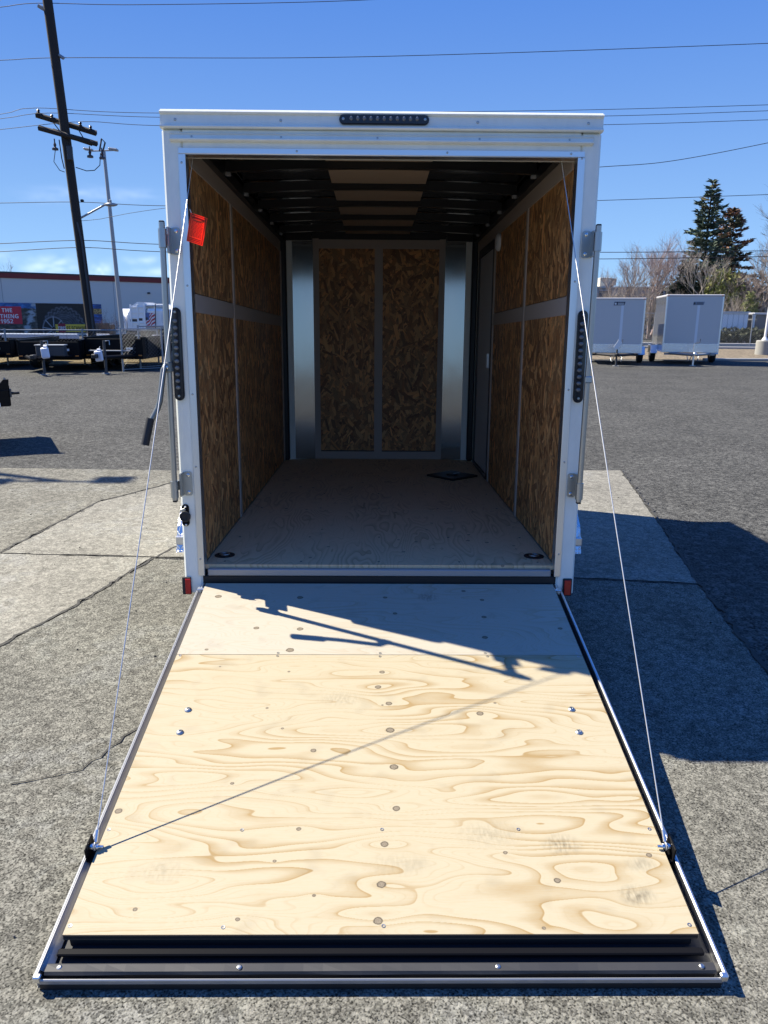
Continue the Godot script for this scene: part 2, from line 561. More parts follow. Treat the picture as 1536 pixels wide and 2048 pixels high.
func materials() -> void:
	var macro := tex(macro_image(512, 0.74, 1.18, 5, Color(1, 0.985, 0.95), 0.24))
	var macro2 := tex(macro_image(512, 0.72, 1.12, 15, Color.WHITE, 0.2))
	M.aggregate = ground_mat(stone_images(1024, 2.3, Color(0.020, 0.0195, 0.0175), Color(0.405, 0.398, 0.345), 0.27, 11), 1.85, 0.22, macro, 5.2)
	M.asphalt = ground_mat(stone_images(1024, 4.2, Color(0.010, 0.010, 0.0105), Color(0.212, 0.209, 0.190), 0.27, 21), 2.9, 0.5, macro2, 11.0)
	M.concrete = ground_mat(stone_images(1024, 3.4, Color(0.13, 0.127, 0.112), Color(0.455, 0.440, 0.385), 0.17, 41), 2.1, 0.08, macro, 6.3)
	M.concrete_worn = ground_mat(stone_images(512, 4.2, Color(0.085, 0.083, 0.072), Color(0.370, 0.358, 0.305), 0.22, 47), 1.3, 0.12, macro, 4.1)
	M.gravel = ground_mat(stone_images(512, 8.0, Color(0.05, 0.04, 0.03), Color(0.48, 0.40, 0.29), 0.2, 51), 2.6, 1.0, macro, 3.0)
	M.dry_grass = ground_mat(stone_images(512, 4.0, Color(0.05, 0.04, 0.018), Color(0.42, 0.32, 0.15), 0.2, 61), 2.0, 0.0, macro, 4.0)
	M.joint = mat(0.045, 0.043, 0.038, 0.95)
	M.paint = mat(0.86, 0.875, 0.79, 0.24)
	M.paint.albedo_texture = tex(macro_image(256, 0.90, 1.04, 33))
	M.paint.heightmap_enabled = true
	M.paint.heightmap_texture = tex(wavy_image())
	M.paint.heightmap_scale = 0.08
	M.paint.uv1_triplanar = true
	M.paint.uv1_scale = Vector3(2.2, 0.8, 2.2)
	M.paint.clearcoat_enabled = true
	M.paint.clearcoat = 0.5
	M.paint.clearcoat_roughness = 0.12
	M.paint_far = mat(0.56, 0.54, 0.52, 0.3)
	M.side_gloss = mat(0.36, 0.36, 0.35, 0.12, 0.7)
	M.alu = mat(0.80, 0.80, 0.80, 0.34, 1.0)
	M.alu_dull = mat(0.34, 0.345, 0.35, 0.42, 0.45)
	M.alu_bright = mat(0.86, 0.87, 0.88, 0.16, 1.0)
	M.mirror = mat(0.37, 0.355, 0.325, 0.13, 1.0)
	M.mirror.heightmap_enabled = true
	M.mirror.heightmap_texture = tex(wavy_image())
	M.mirror.heightmap_scale = 0.035
	M.mirror.uv1_triplanar = true
	M.mirror.uv1_scale = Vector3(0.9, 0.45, 0.9)
	M.zinc = mat(0.46, 0.47, 0.46, 0.38, 1.0)
	M.zinc_dark = mat(0.22, 0.23, 0.22, 0.42, 0.8)
	M.chrome = mat(0.75, 0.76, 0.77, 0.2, 1.0)
	M.black = mat(0.012, 0.012, 0.013, 0.55)
	M.black_gloss = mat(0.008, 0.008, 0.009, 0.45)
	M.black_gloss.metallic_specular = 0.2
	M.rubber = mat(0.016, 0.016, 0.017, 0.62)
	M.seal = mat(0.034, 0.034, 0.035, 0.6)
	M.roof_metal = mat(0.15, 0.165, 0.185, 0.16, 1.0)
	M.bow = mat(0.012, 0.012, 0.013, 0.35)
	M.tan_panel = mat(0.46, 0.34, 0.235, 0.7)
	M.batten = mat(0.44, 0.36, 0.29, 0.7)
	M.batten_front = mat(0.44, 0.37, 0.31, 0.7)
	M.grey_door = mat(0.58, 0.58, 0.56, 0.5)
	M.red_lens = mat(0.52, 0.014, 0.014, 0.25)
	M.orange = mat(1.0, 0.13, 0.03, 0.55)
	M.orange.backlight_enabled = true
	M.orange.backlight = Color(0.95, 0.26, 0.12)
	M.smoke = mat(0.020, 0.022, 0.026, 0.10)
	M.ply_edge = mat(0.085, 0.062, 0.042, 0.9)
	M.ply_edge_dark = mat(0.035, 0.027, 0.02, 0.9)
	M.lens = mat(0.16, 0.17, 0.18, 0.05)
	M.steel_cable = mat(0.62, 0.62, 0.60, 0.35, 0.6)
	M.white = mat(0.75, 0.75, 0.74, 0.5)
	M.paper = mat(0.72, 0.73, 0.80, 0.6)
	M.wire = mat(0.02, 0.02, 0.022, 0.6)
	M.pole_wood = mat(0.032, 0.026, 0.021, 0.9)
	M.porcelain = mat(0.05, 0.04, 0.045, 0.3)
	M.grey_metal = mat(0.33, 0.34, 0.35, 0.45, 0.3)
	M.mesh_wire = mat(0.16, 0.165, 0.17, 0.5, 0.3)
	M.dark_grey = mat(0.05, 0.052, 0.056, 0.6)
	M.tyre = mat(0.014, 0.014, 0.015, 0.8)
	M.glass = mat(0.02, 0.026, 0.03, 0.08)
	# printed and grained surfaces
	M.ramp_ply = mat(0.76, 0.76, 0.76, 0.62)
	M.ramp_ply.metallic_specular = 0.3
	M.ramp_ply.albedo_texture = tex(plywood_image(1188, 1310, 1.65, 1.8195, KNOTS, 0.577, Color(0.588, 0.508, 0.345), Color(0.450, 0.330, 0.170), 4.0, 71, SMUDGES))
	var fk := []
	for i in 26:
		fk.append([rng.randf_range(-0.8, 0.8), rng.randf_range(0.05, 1.2), rng.randf_range(5, 11)])
	M.floor_ply = mat(1.0, 0.98, 0.94, 0.75)
	M.floor_ply.albedo_texture = tex(turned(plywood_image(640, 840, 1.22, 1.68, fk, -1.0, Color(0.74, 0.54, 0.33), Color(0.54, 0.37, 0.21), 5.0, 83)))
	var osb := strand_image(1024, 1.35, 2900, 91)
	M.osb = triplanar(mat(1.0, 0.86, 0.72, 0.55), osb[0], 1.35)
	M.osb.heightmap_enabled = true
	M.osb.heightmap_texture = tex(osb[1])
	M.osb.heightmap_scale = 0.09
	M.osb_front = triplanar(mat(0.92, 0.80, 0.68, 0.6), osb[0], 1.2)
	M.osb_front.uv1_offset = Vector3(0.37, 0.21, 0.4)
	M.tread = mat(0.78, 0.79, 0.80, 0.25, 1.0)
	var tread := Image.create(128, 128, false, Image.FORMAT_L8)
	for cy in 4:
		for cx in 4:
			for q in range(-11, 12):
				for e in range(-3, 4):
					var dir := 1 if (cx + cy) % 2 == 0 else -1
					if absf(e) <= 3.0 * sqrt(1.0 - (q / 12.0) ** 2):
						tread.set_pixel(posmod(cx * 32 + 16 + q + e, 128), posmod(cy * 32 + 16 + (q - e) * dir, 128), Color.WHITE)
	M.tread.heightmap_enabled = true
	M.tread.heightmap_texture = tex(tread)
	M.tread.heightmap_scale = 0.5
	M.tread.uv1_triplanar = true
	M.tread.uv1_scale = Vector3.ONE / 0.14

func wavy_image() -> Image:
	var im: Image = noise(FastNoiseLite.TYPE_SIMPLEX, 0.018, 2, 131).get_seamless_image(256, 256)
	return im

func turned(im: Image) -> Image:
	im.rotate_90(CLOCKWISE)
	return im

# ---------------------------------------------------------------- ground
func jagged(p: Array, step: float, amount: float, closed := true) -> PackedVector2Array:
	var out := PackedVector2Array()
	for i in (p.size() if closed else p.size() - 1):
		var a := Vector2(p[i][0], p[i][1])
		var b := Vector2(p[(i + 1) % p.size()][0], p[(i + 1) % p.size()][1])
		var m := maxi(1, int(a.distance_to(b) / step)) if a.distance_to(b) < 9.0 else 1
		for j in m:
			out.append(a.lerp(b, float(j) / m) + (Vector2(rng.randfn(), rng.randfn()) * amount if j else Vector2.ZERO))
	if not closed:
		out.append(Vector2(p[-1][0], p[-1][1]))
	return out

func sheet(p: PackedVector2Array, y: float) -> MB:
	var m := MB.new()
	var idx := Geometry2D.triangulate_polygon(p)
	for i in range(0, idx.size(), 3):
		var q := []
		for j in 3:
			q.append(Vector3(p[idx[i + j]].x, y, p[idx[i + j]].y))
		m.tri(q[0], q[1], q[2], Vector3.UP)
	return m

func ribbon(p: PackedVector2Array, w0: float, w1: float, y: float) -> MB:
	var m := MB.new()
	var last := []
	for i in p.size():
		var d := (p[mini(i + 1, p.size() - 1)] - p[maxi(i - 1, 0)]).normalized().orthogonal()
		var w := rng.randf_range(w0, w1)
		var a := p[i] + d * w
		var b := p[i] - d * w
		var now := [Vector3(a.x, y, a.y), Vector3(b.x, y, b.y)]
		if last:
			m.quad(last[0], last[1], now[1], now[0], Vector3.UP)
		last = now
	return m

func ground() -> void:
	var g := MB.new()
	g.quad(Vector3(-400, 0, -500), Vector3(400, 0, -500), Vector3(400, 0, 60), Vector3(-400, 0, 60), Vector3.UP)
	structure("asphalt_ground", g, M.asphalt)
	structure("weathered_pavement", sheet(jagged([[-3.2, 5.0], [-2.55, 3.0], [-1.91, -0.15], [-1.73, -0.74], [-1.54, -1.60], [1.25, -1.215], [2.01, -1.10], [1.83, 0.15], [1.42, 3.0], [1.2, 5.0]], 0.08, 0.006), 0.004), M.aggregate)
	var slabs := Node3D.new()
	slabs.name = "concrete_pavement"
	slabs.set_meta("kind", "structure")
	add_child(slabs)
	part(slabs, "slab", sheet(jagged([[-2.64, -1.71], [-2.49, -3.24], [-2.13, -3.86], [-1.80, -4.66], [2.67, -4.80], [2.31, -2.68], [2.02, -1.125], [1.25, -1.24], [-1.35, -1.635]], 0.09, 0.006), 0.006), M.concrete)
	part(slabs, "slab", sheet(jagged([[-2.645, -1.69], [-1.57, -1.62], [-1.75, -0.74], [-1.93, -0.15], [-2.57, 3.0], [-3.22, 5.0], [-3.6, 5.0], [-2.9, 1.0]], 0.09, 0.005), 0.006), M.concrete)
	part(slabs, "slab", sheet(jagged([[-2.665, -1.71], [-2.515, -3.25], [-2.155, -3.88], [-1.82, -4.66], [-4.11, -4.77], [-14.0, -5.25], [-14.0, 5.0], [-3.63, 5.0], [-2.92, 1.0]], 0.09, 0.006), 0.006), M.concrete_worn)
	for c in [[[[-3.61, 5.0], [-2.91, 1.0], [-2.655, -1.7], [-2.50, -3.25], [-2.14, -3.87], [-1.8, -4.6]], 0.004, 0.012], [[[-2.65, -1.70], [-1.84, -1.655], [-1.36, -1.625], [0.0, -1.43], [1.25, -1.225], [2.02, -1.11]], 0.0018, 0.006], [[[-2.56, 3.0], [-1.92, -0.15], [-1.74, -0.74], [-1.555, -1.6], [-1.48, -1.86], [-1.36, -2.0]], 0.004, 0.012],
		[[[-1.32, 1.02], [-1.10, 0.93], [-1.02, 0.70], [-0.93, 0.55]], 0.002, 0.005], [[[2.69, -4.8], [2.33, -2.68], [2.045, -1.2], [2.03, -1.1], [1.85, 0.15], [1.44, 3.0]], 0.004, 0.016]]:
		structure("pavement_joint", ribbon(jagged(c[0], 0.045, 0.009, false), c[1], c[2], 0.0085), M.joint)
	structure("gravel_verge", sheet(PackedVector2Array([Vector2(4, -27.6), Vector2(13.3, -28.4), Vector2(40, -30.4), Vector2(40, -42), Vector2(4, -39)]), 0.004), M.gravel)
	structure("dry_grass_verge", sheet(PackedVector2Array([Vector2(-40, -21.5), Vector2(-11, -22.3), Vector2(-5.5, -24.5), Vector2(-5.5, -31), Vector2(-40, -29)]), 0.004), M.dry_grass)
	structure("kerb", bx(Vector3(22, 0.06, -39.6), Vector3(40, 0.12, 0.25), 0.02, Basis(Vector3.UP, -0.075)), mat(0.42, 0.40, 0.37, 0.8))
	structure("kerb", bx(Vector3(22, 0.09, -44.0), Vector3(40, 0.18, 0.3), 0.02, Basis(Vector3.UP, -0.075)), mat(0.45, 0.43, 0.40, 0.8))
	structure("kerb", bx(Vector3(20, 0.05, -27.9), Vector3(14, 0.10, 0.22), 0.02, Basis(Vector3.UP, 0.07)), mat(0.36, 0.35, 0.33, 0.8))
	structure("roadside_kerb", bx(Vector3(-22, 0.06, -30.5), Vector3(36, 0.12, 0.25), 0.02), mat(0.4, 0.38, 0.35, 0.8))
	# loose grit, past counting
	var peb := MB.new()
	peb.ball(Vector3.ZERO, Vector3(1, 0.6, 0.8), 6, 4)
	var mm := MultiMesh.new()
	mm.transform_format = MultiMesh.TRANSFORM_3D
	mm.use_colors = true
	mm.mesh = peb.mesh()
	var gm := mat(1, 1, 1, 0.9)
	gm.vertex_color_use_as_albedo = true
	mm.instance_count = 900
	for i in 900:
		var z := rng.randf_range(-8.0, 2.6)
		var x := rng.randf_range(-4.6, 4.6)
		var r := 0.002 + 0.007 * pow(rng.randf(), 5.0)
		if absf(x) < 0.95 and z < 1.95:
			x = 1.2 + rng.randf() * 3.0
		mm.set_instance_transform(i, Transform3D(Basis(Vector3.UP, rng.randf() * TAU).scaled(Vector3.ONE * r), Vector3(x, 0.008, z)))
		var c := rng.randf_range(0.012, 0.12)
		mm.set_instance_color(i, Color(c, c * 0.94, c * 0.85))
	var o := MultiMeshInstance3D.new()
	o.name = "loose_grit"
	o.multimesh = mm
	o.material_override = gm
	add_child(o)
	tag(o, "scattered dark grit and small stones lying on the pavement", "grit")
	o.set_meta("kind", "stuff")

# ---------------------------------------------------------------- the open cargo trailer
func capsule(hx: float, hy: float, segs := 8) -> PackedVector2Array:   # a rounded bar outline, long in x
	var p := PackedVector2Array()
	for i in segs + 1:
		var a := -PI / 2 + PI * i / segs
		p.append(Vector2(hx - hy + cos(a) * hy, sin(a) * hy))
	for i in segs + 1:
		var a := PI / 2 + PI * i / segs
		p.append(Vector2(-hx + hy + cos(a) * hy, sin(a) * hy))
	return p

func rounded(hx: float, hy: float, r: float) -> PackedVector2Array:
	var p := PackedVector2Array()
	for c in 4:
		var o: Vector2 = Vector2(hx - r, hy - r) * [Vector2(1, 1), Vector2(-1, 1), Vector2(-1, -1), Vector2(1, -1)][c]
		for i in 5:
			var a: float = c * PI / 2 + i * PI / 8
			p.append(o + Vector2(cos(a), sin(a)) * r)
	return p

func led_bar(t: Node3D, called: String, X: Transform3D, hx: float, hy: float, count: int) -> void:
	var m := MB.new()
	m.extrude(capsule(hx, hy), Transform3D(), 0.010)
	m.extrude(capsule(hx - 0.004, hy - 0.003), Transform3D(Basis(), Vector3(0, 0, 0.010)), 0.008)
	var b := part(t, called, m, M.smoke, X)
	var l := MB.new()
	l.ball(Vector3.ZERO, Vector3(hy * 0.42, hy * 0.5, 0.006), 10, 6)
	var lm := l.mesh()
	for i in count:
		part(b, "lens", lm, M.lens, Transform3D(Basis(), Vector3(lerpf(-hx + hy * 2.6, hx - hy * 2.6, float(i) / (count - 1)), hy * 0.12, 0.017)))
	var s := MB.new()
	s.lathe([Vector2(0.006, 0), Vector2(0.0055, 0.003), Vector2(0.0, 0.004)], 8, Transform3D(Basis(Vector3.RIGHT, PI / 2), Vector3.ZERO))
	for e in [-1, 1]:
		part(b, "screw", s, M.zinc, Transform3D(Basis(), Vector3(e * (hx - hy * 0.9), 0, 0.018)))

func dome(r: float, h: float) -> ArrayMesh:   # a screw head standing along y
	var m := MB.new()
	m.lathe([Vector2(r, 0), Vector2(r * 0.92, h * 0.55), Vector2(r * 0.55, h * 0.95), Vector2(0, h)], 10)
	return m.mesh()

func cargo_trailer(T: Transform3D) -> void:
	var t := thing("cargo_trailer", "white enclosed cargo trailer in the middle with its rear ramp door let down", "cargo trailer", T)
	var facing := Basis(Vector3.RIGHT, PI / 2)
	# --- rear frame
	for s in [-1.0, 1.0]:
		part(t, "rear_post", span(Vector3(s * 0.927, 0.385, -0.10), Vector3(s * 0.842, 2.432, 0.0), 0.009), M.paint)
		var tr := MB.new()
		tr.box(Vector3(s * 0.8445, 1.406, 0.0015), Vector3(0.029, 1.856, 0.007), 0.0015)
		tr.box(Vector3(s * 0.8325, 1.406, -0.030), Vector3(0.004, 1.856, 0.056))
		tr.box(Vector3(s * 0.8590, 1.406, 0.001), Vector3(0.003, 1.850, 0.009), 0.001)
		part(t, "door_trim", tr, M.alu)
		for y in [0.56, 1.00, 1.33, 1.80, 2.30]:
			part(t, "screw", dome(0.005, 0.003), M.zinc, Transform3D(facing, Vector3(s * 0.847, y + (0.03 if s > 0 else 0.0), 0.005)))
	part(t, "rear_header", span(Vector3(-0.842, 2.336, -0.10), Vector3(0.842, 2.432, -0.001), 0.004), M.paint)
	var top := MB.new()
	top.box(Vector3(0, 2.3465, 0.002), Vector3(1.718, 0.024, 0.006), 0.0015)
	top.box(Vector3(0, 2.3345, -0.030), Vector3(1.66, 0.003, 0.058))
	part(t, "door_trim", top, M.alu)
	for x in [-0.36, 0.275, 0.80]:
		part(t, "screw", dome(0.005, 0.003), M.zinc, Transform3D(facing, Vector3(x, 2.348, 0.005)))
	var along := Basis(Vector3(0, 0, 1), Vector3(0, 1, 0), Vector3(-1, 0, 0))   # profile x -> z, y -> y, pushed to -x
	var gut := MB.new()
	gut.extrude(PackedVector2Array([Vector2(-0.002, 2.380), Vector2(0.014, 2.382), Vector2(0.020, 2.387), Vector2(0.020, 2.392), Vector2(0.006, 2.396), Vector2(0.004, 2.409), Vector2(0.009, 2.413), Vector2(0.005, 2.417), Vector2(-0.002, 2.414)]), Transform3D(along, Vector3(0.89, 0, 0)), 1.78)
	part(t, "drip_rail", gut, M.paint)
	for x in [-0.80, -0.425, -0.02, 0.41, 0.79]:
		part(t, "screw", dome(0.005, 0.003), M.zinc, Transform3D(facing, Vector3(x, 2.402, 0.004)))
	var capm := MB.new()
	capm.extrude(PackedVector2Array([Vector2(-0.12, 2.436), Vector2(0.004, 2.432), Vector2(0.015, 2.433), Vector2(0.019, 2.438), Vector2(0.017, 2.444), Vector2(0.008, 2.447), Vector2(0.006, 2.486), Vector2(0.014, 2.489), Vector2(0.017, 2.495), Vector2(0.012, 2.500), Vector2(0.002, 2.502), Vector2(-0.006, 2.509), Vector2(-0.12, 2.514)]), Transform3D(along, Vector3(0.928, 0, 0)), 1.856)
	part(t, "roof_cap", capm, M.paint)
	for x in [-0.865, -0.425, 0.40, 0.865]:
		part(t, "screw", dome(0.0065, 0.004), M.zinc, Transform3D(facing, Vector3(x, 2.466, 0.006)))
	led_bar(t, "brake_light", Transform3D(Basis(), Vector3(0.0075, 2.4705, 0.006)), 0.188, 0.0195, 11)
	for s in [-1.0, 1.0]:
		led_bar(t, "tail_light", Transform3D(Basis(Vector3.BACK, PI / 2), Vector3(s * (0.904 if s < 0 else 0.891), 1.505, -0.0005)), 0.203, 0.0225, 11)
		var rf := part(t, "reflector", span(Vector3(s * 0.9165 - 0.021, 0.386, 0.0), Vector3(s * 0.9165 + 0.014 + (0.007 if s < 0 else 0.0), 0.472, 0.012), 0.003) if s < 0 else span(Vector3(0.874, 0.384, 0.0), Vector3(0.917, 0.470, 0.012), 0.003), M.rubber)
		rf.set_meta("label", "small upright red reflector low on the corner post")
		part(rf, "lens", span(Vector3(s * 0.910 - 0.012, 0.391, 0.012), Vector3(s * 0.910 + 0.014, 0.465, 0.016), 0.002) if s < 0 else span(Vector3(0.880, 0.390, 0.012), Vector3(0.911, 0.463, 0.016), 0.002), M.red_lens)
		lock_bar(t, s)
	# round black socket with its flap on the left post
	var so := MB.new()
	so.extrude(rounded(0.017, 0.052, 0.016), Transform3D(Basis(), Vector3(-0.906, 0.772, 0)), 0.007)
	var sk := part(t, "socket_cover", so, M.black_gloss)
	var flap := MB.new()
	flap.lathe([Vector2(0.024, 0.0), Vector2(0.026, 0.010), Vector2(0.024, 0.018), Vector2(0.017, 0.020), Vector2(0.015, 0.016), Vector2(0, 0.015)], 18, Transform3D(facing, Vector3(-0.906, 0.768, 0.006)))
	part(sk, "flap", flap, M.rubber)
	part(sk, "flap_catch", bx(Vector3(-0.914, 0.800, 0.022), Vector3(0.026, 0.012, 0.003), 0.001, Basis(Vector3.BACK, 0.4)), M.zinc)
	for y in [0.813, 0.727]:
		part(sk, "screw", dome(0.0055, 0.004), M.chrome, Transform3D(facing, Vector3(-0.905, y, 0.007)))
	# --- outer body
	for s in [-1.0, 1.0]:
		part(t, "side_wall", span(Vector3(s * 0.925, 0.40, -3.14), Vector3(s * 0.848, 2.435, -0.10)), M.paint)
		var rails := span(Vector3(s * 0.90, 0.33, -3.2), Vector3(s * 0.85, 0.40, -0.10))
		part(t, "frame_rail", rails, M.black)
	var nose := MB.new()
	nose.extrude(PackedVector2Array([Vector2(-0.925, 3.14), Vector2(-0.90, 3.27), Vector2(-0.80, 3.40), Vector2(-0.62, 3.47), Vector2(0.62, 3.47), Vector2(0.80, 3.40), Vector2(0.90, 3.27), Vector2(0.925, 3.14), Vector2(0.848, 3.14), Vector2(0.845, 3.33), Vector2(0.806, 3.36), Vector2(0.60, 3.44), Vector2(-0.60, 3.44), Vector2(-0.806, 3.36), Vector2(-0.845, 3.33), Vector2(-0.848, 3.14)]), Transform3D(Basis(Vector3(1, 0, 0), Vector3(0, 0, -1), Vector3(0, 1, 0)), Vector3(0, 0.40, 0)), 2.097)
	part(t, "nose", nose, M.paint)
	var roof := MB.new()
	var rp := PackedVector2Array()
	for i in 13:
		var x := lerpf(-0.925, 0.925, i / 12.0)
		rp.append(Vector2(x, 2.474 + 0.026 * (1.0 - pow(x / 0.925, 2))))
	for i in 13:
		var x := lerpf(0.925, -0.925, i / 12.0)
		rp.append(Vector2(x, 2.466 + 0.026 * (1.0 - pow(x / 0.925, 2))))
	roof.extrude(rp, Transform3D(Basis(), Vector3(0, 0, -3.47)), 3.36)
	part(t, "roof_sheet", roof, M.roof_metal)
	part(t, "underframe", span(Vector3(-0.85, 0.36, -3.36), Vector3(0.85, 0.495, -0.05)), M.black)
	for s in [-1.0, 1.0]:
		part(t, "roof_edge", span(Vector3(s * 0.927, 2.436, -3.14), Vector3(s * 0.80, 2.468, -0.12), 0.004), M.paint)
		# fenders and wheels
		var fe := MB.new()
		var arc := PackedVector2Array()
		for i in 9:
			var a := PI * i / 8.0
			arc.append(Vector2(-1.18 + cos(a) * 0.64, 0.44 + sin(a) * 0.36))
		for i in 9:
			var a := PI * (8 - i) / 8.0
			arc.append(Vector2(-1.18 + cos(a) * 0.63, 0.44 + sin(a) * 0.35))
		fe.extrude(arc, Transform3D(along, Vector3(s * 1.105 if s > 0 else -0.928, 0, 0)), 0.177)
		var fen := part(t, "fender", fe, M.tread)
		part(fen, "fender_edge", span(Vector3(s * 0.93, 0.485, -0.56), Vector3(s * 1.105, 0.53, -0.535), 0.004), M.alu)
		var wheel := MB.new()
		wheel.lathe([Vector2(0.19, -0.09), Vector2(0.30, -0.09), Vector2(0.32, -0.06), Vector2(0.325, 0.0), Vector2(0.32, 0.06), Vector2(0.30, 0.09), Vector2(0.19, 0.09)], 28, Transform3D(Basis(Vector3.BACK, PI / 2), Vector3(s * 1.02, 0.36, -1.18)))
		var wh := part(t, "wheel", wheel, M.tyre)
		var rim := MB.new()
		rim.lathe([Vector2(0.0, -0.03), Vector2(0.08, -0.03), Vector2(0.17, 0.05), Vector2(0.19, 0.085), Vector2(0.19, -0.085), Vector2(0.0, -0.085)], 20, Transform3D(Basis(Vector3.BACK, -PI / 2 * s), Vector3(s * 1.02, 0.36, -1.18)))
		part(wh, "rim", rim, M.grey_metal)
	part(t, "axle", pipe([Vector3(-0.95, 0.36, -1.18), Vector3(0.95, 0.36, -1.18)], 0.035), M.black)
	var tongue := MB.new()
	for s in [-1.0, 1.0]:
		tongue.tube([Vector3(s * 0.75, 0.37, -3.3), Vector3(s * 0.04, 0.37, -4.55)], [0.045], 4)
	part(t, "tongue", tongue, M.black)
	part(t, "tongue_jack", pipe([Vector3(0, 0.12, -4.4), Vector3(0, 0.75, -4.4)], 0.035), M.zinc)
	interior(t)
	ramp(t)
	cables(t)

func lock_bar(t: Node3D, s: float) -> void:
	var facing := Basis(Vector3.RIGHT, PI / 2)
	var x0: float = -0.914 if s < 0 else 0.905
	var x1: float = -0.932 if s < 0 else 0.906
	var z0 := 0.118
	var z1 := 0.072
	var b := MB.new()
	b.tube([Vector3(x0, 2.045, z0), Vector3(x1, 0.858, z1)], [0.0125], 14)
	var bar := part(t, "lock_bar", b, M.zinc)
	for q in [[1.984, x0, z0 - 0.002], [0.922, x1, z1 + 0.002]]:
		var pl := MB.new()
		var px: float = -0.887 if s < 0 else 0.887
		pl.extrude(rounded(0.019, 0.056, 0.011), Transform3D(Basis(), Vector3(px, q[0], 0.0005)), 0.005)
		pl.box(Vector3(px + s * 0.024, q[0], 0.026), Vector3(0.010, 0.108, 0.050), 0.002)
		part(bar, "hinge_plate", pl, M.zinc)
		var gd := MB.new()
		var arm_a := Vector3(px + s * 0.026, q[0], 0.016)
		var arm_b := Vector3(q[1], q[0], q[2])
		var dd := (arm_b - arm_a)
		gd.box((arm_a + arm_b) / 2.0, Vector3(dd.length(), 0.046, 0.008), 0.002, Basis(dd.normalized(), Vector3.UP, dd.normalized().cross(Vector3.UP)))
		gd.lathe([Vector2(0.0128, -0.04), Vector2(0.0175, -0.04), Vector2(0.0175, 0.035), Vector2(0.0128, 0.035)], 14, Transform3D(Basis(), Vector3(q[1], q[0] + (0.0 if q[0] > 1.5 else -0.012), q[2])))
		part(bar, "guide_block", gd, M.zinc)
		for dy in [-0.040, 0.040]:
			part(bar, "bolt", dome(0.0085, 0.006), M.chrome, Transform3D(facing, Vector3(px - s * 0.002, q[0] + dy, 0.0055)))
	for y in [2.047, 0.853]:
		part(bar, "end_cap", bx(Vector3(x0 if y > 1.5 else x1, y, z0 if y > 1.5 else z1), Vector3(0.02, 0.008, 0.02), 0.002), M.black)
	if s < 0:
		var lv := MB.new()
		lv.tube([Vector3(-0.932, 1.462, 0.100), Vector3(-0.940, 1.44, 0.122), Vector3(-0.956, 1.31, 0.142), Vector3(-0.966, 1.278, 0.146), Vector3(-1.000, 1.215, 0.156), Vector3(-1.002, 1.20, 0.158)], [0.0125], 10)
		lv.box(Vector3(-0.926, 1.452, 0.097), Vector3(0.034, 0.044, 0.028), 0.004)
		var lever := part(t, "lever_handle", lv, M.zinc_dark)
		part(lever, "grip", pipe([Vector3(-0.998, 1.236, 0.155), Vector3(-1.022, 1.122, 0.178)], 0.018, 12), M.rubber)
		part(lever, "bolt", dome(0.008, 0.007), M.chrome, Transform3D(Basis(Vector3.RIGHT, PI / 2), Vector3(-0.928, 1.452, 0.111)))
	else:
		part(t, "lever_stop", bx(Vector3(0.908, 1.41, 0.094), Vector3(0.03, 0.03, 0.03), 0.004), M.zinc)

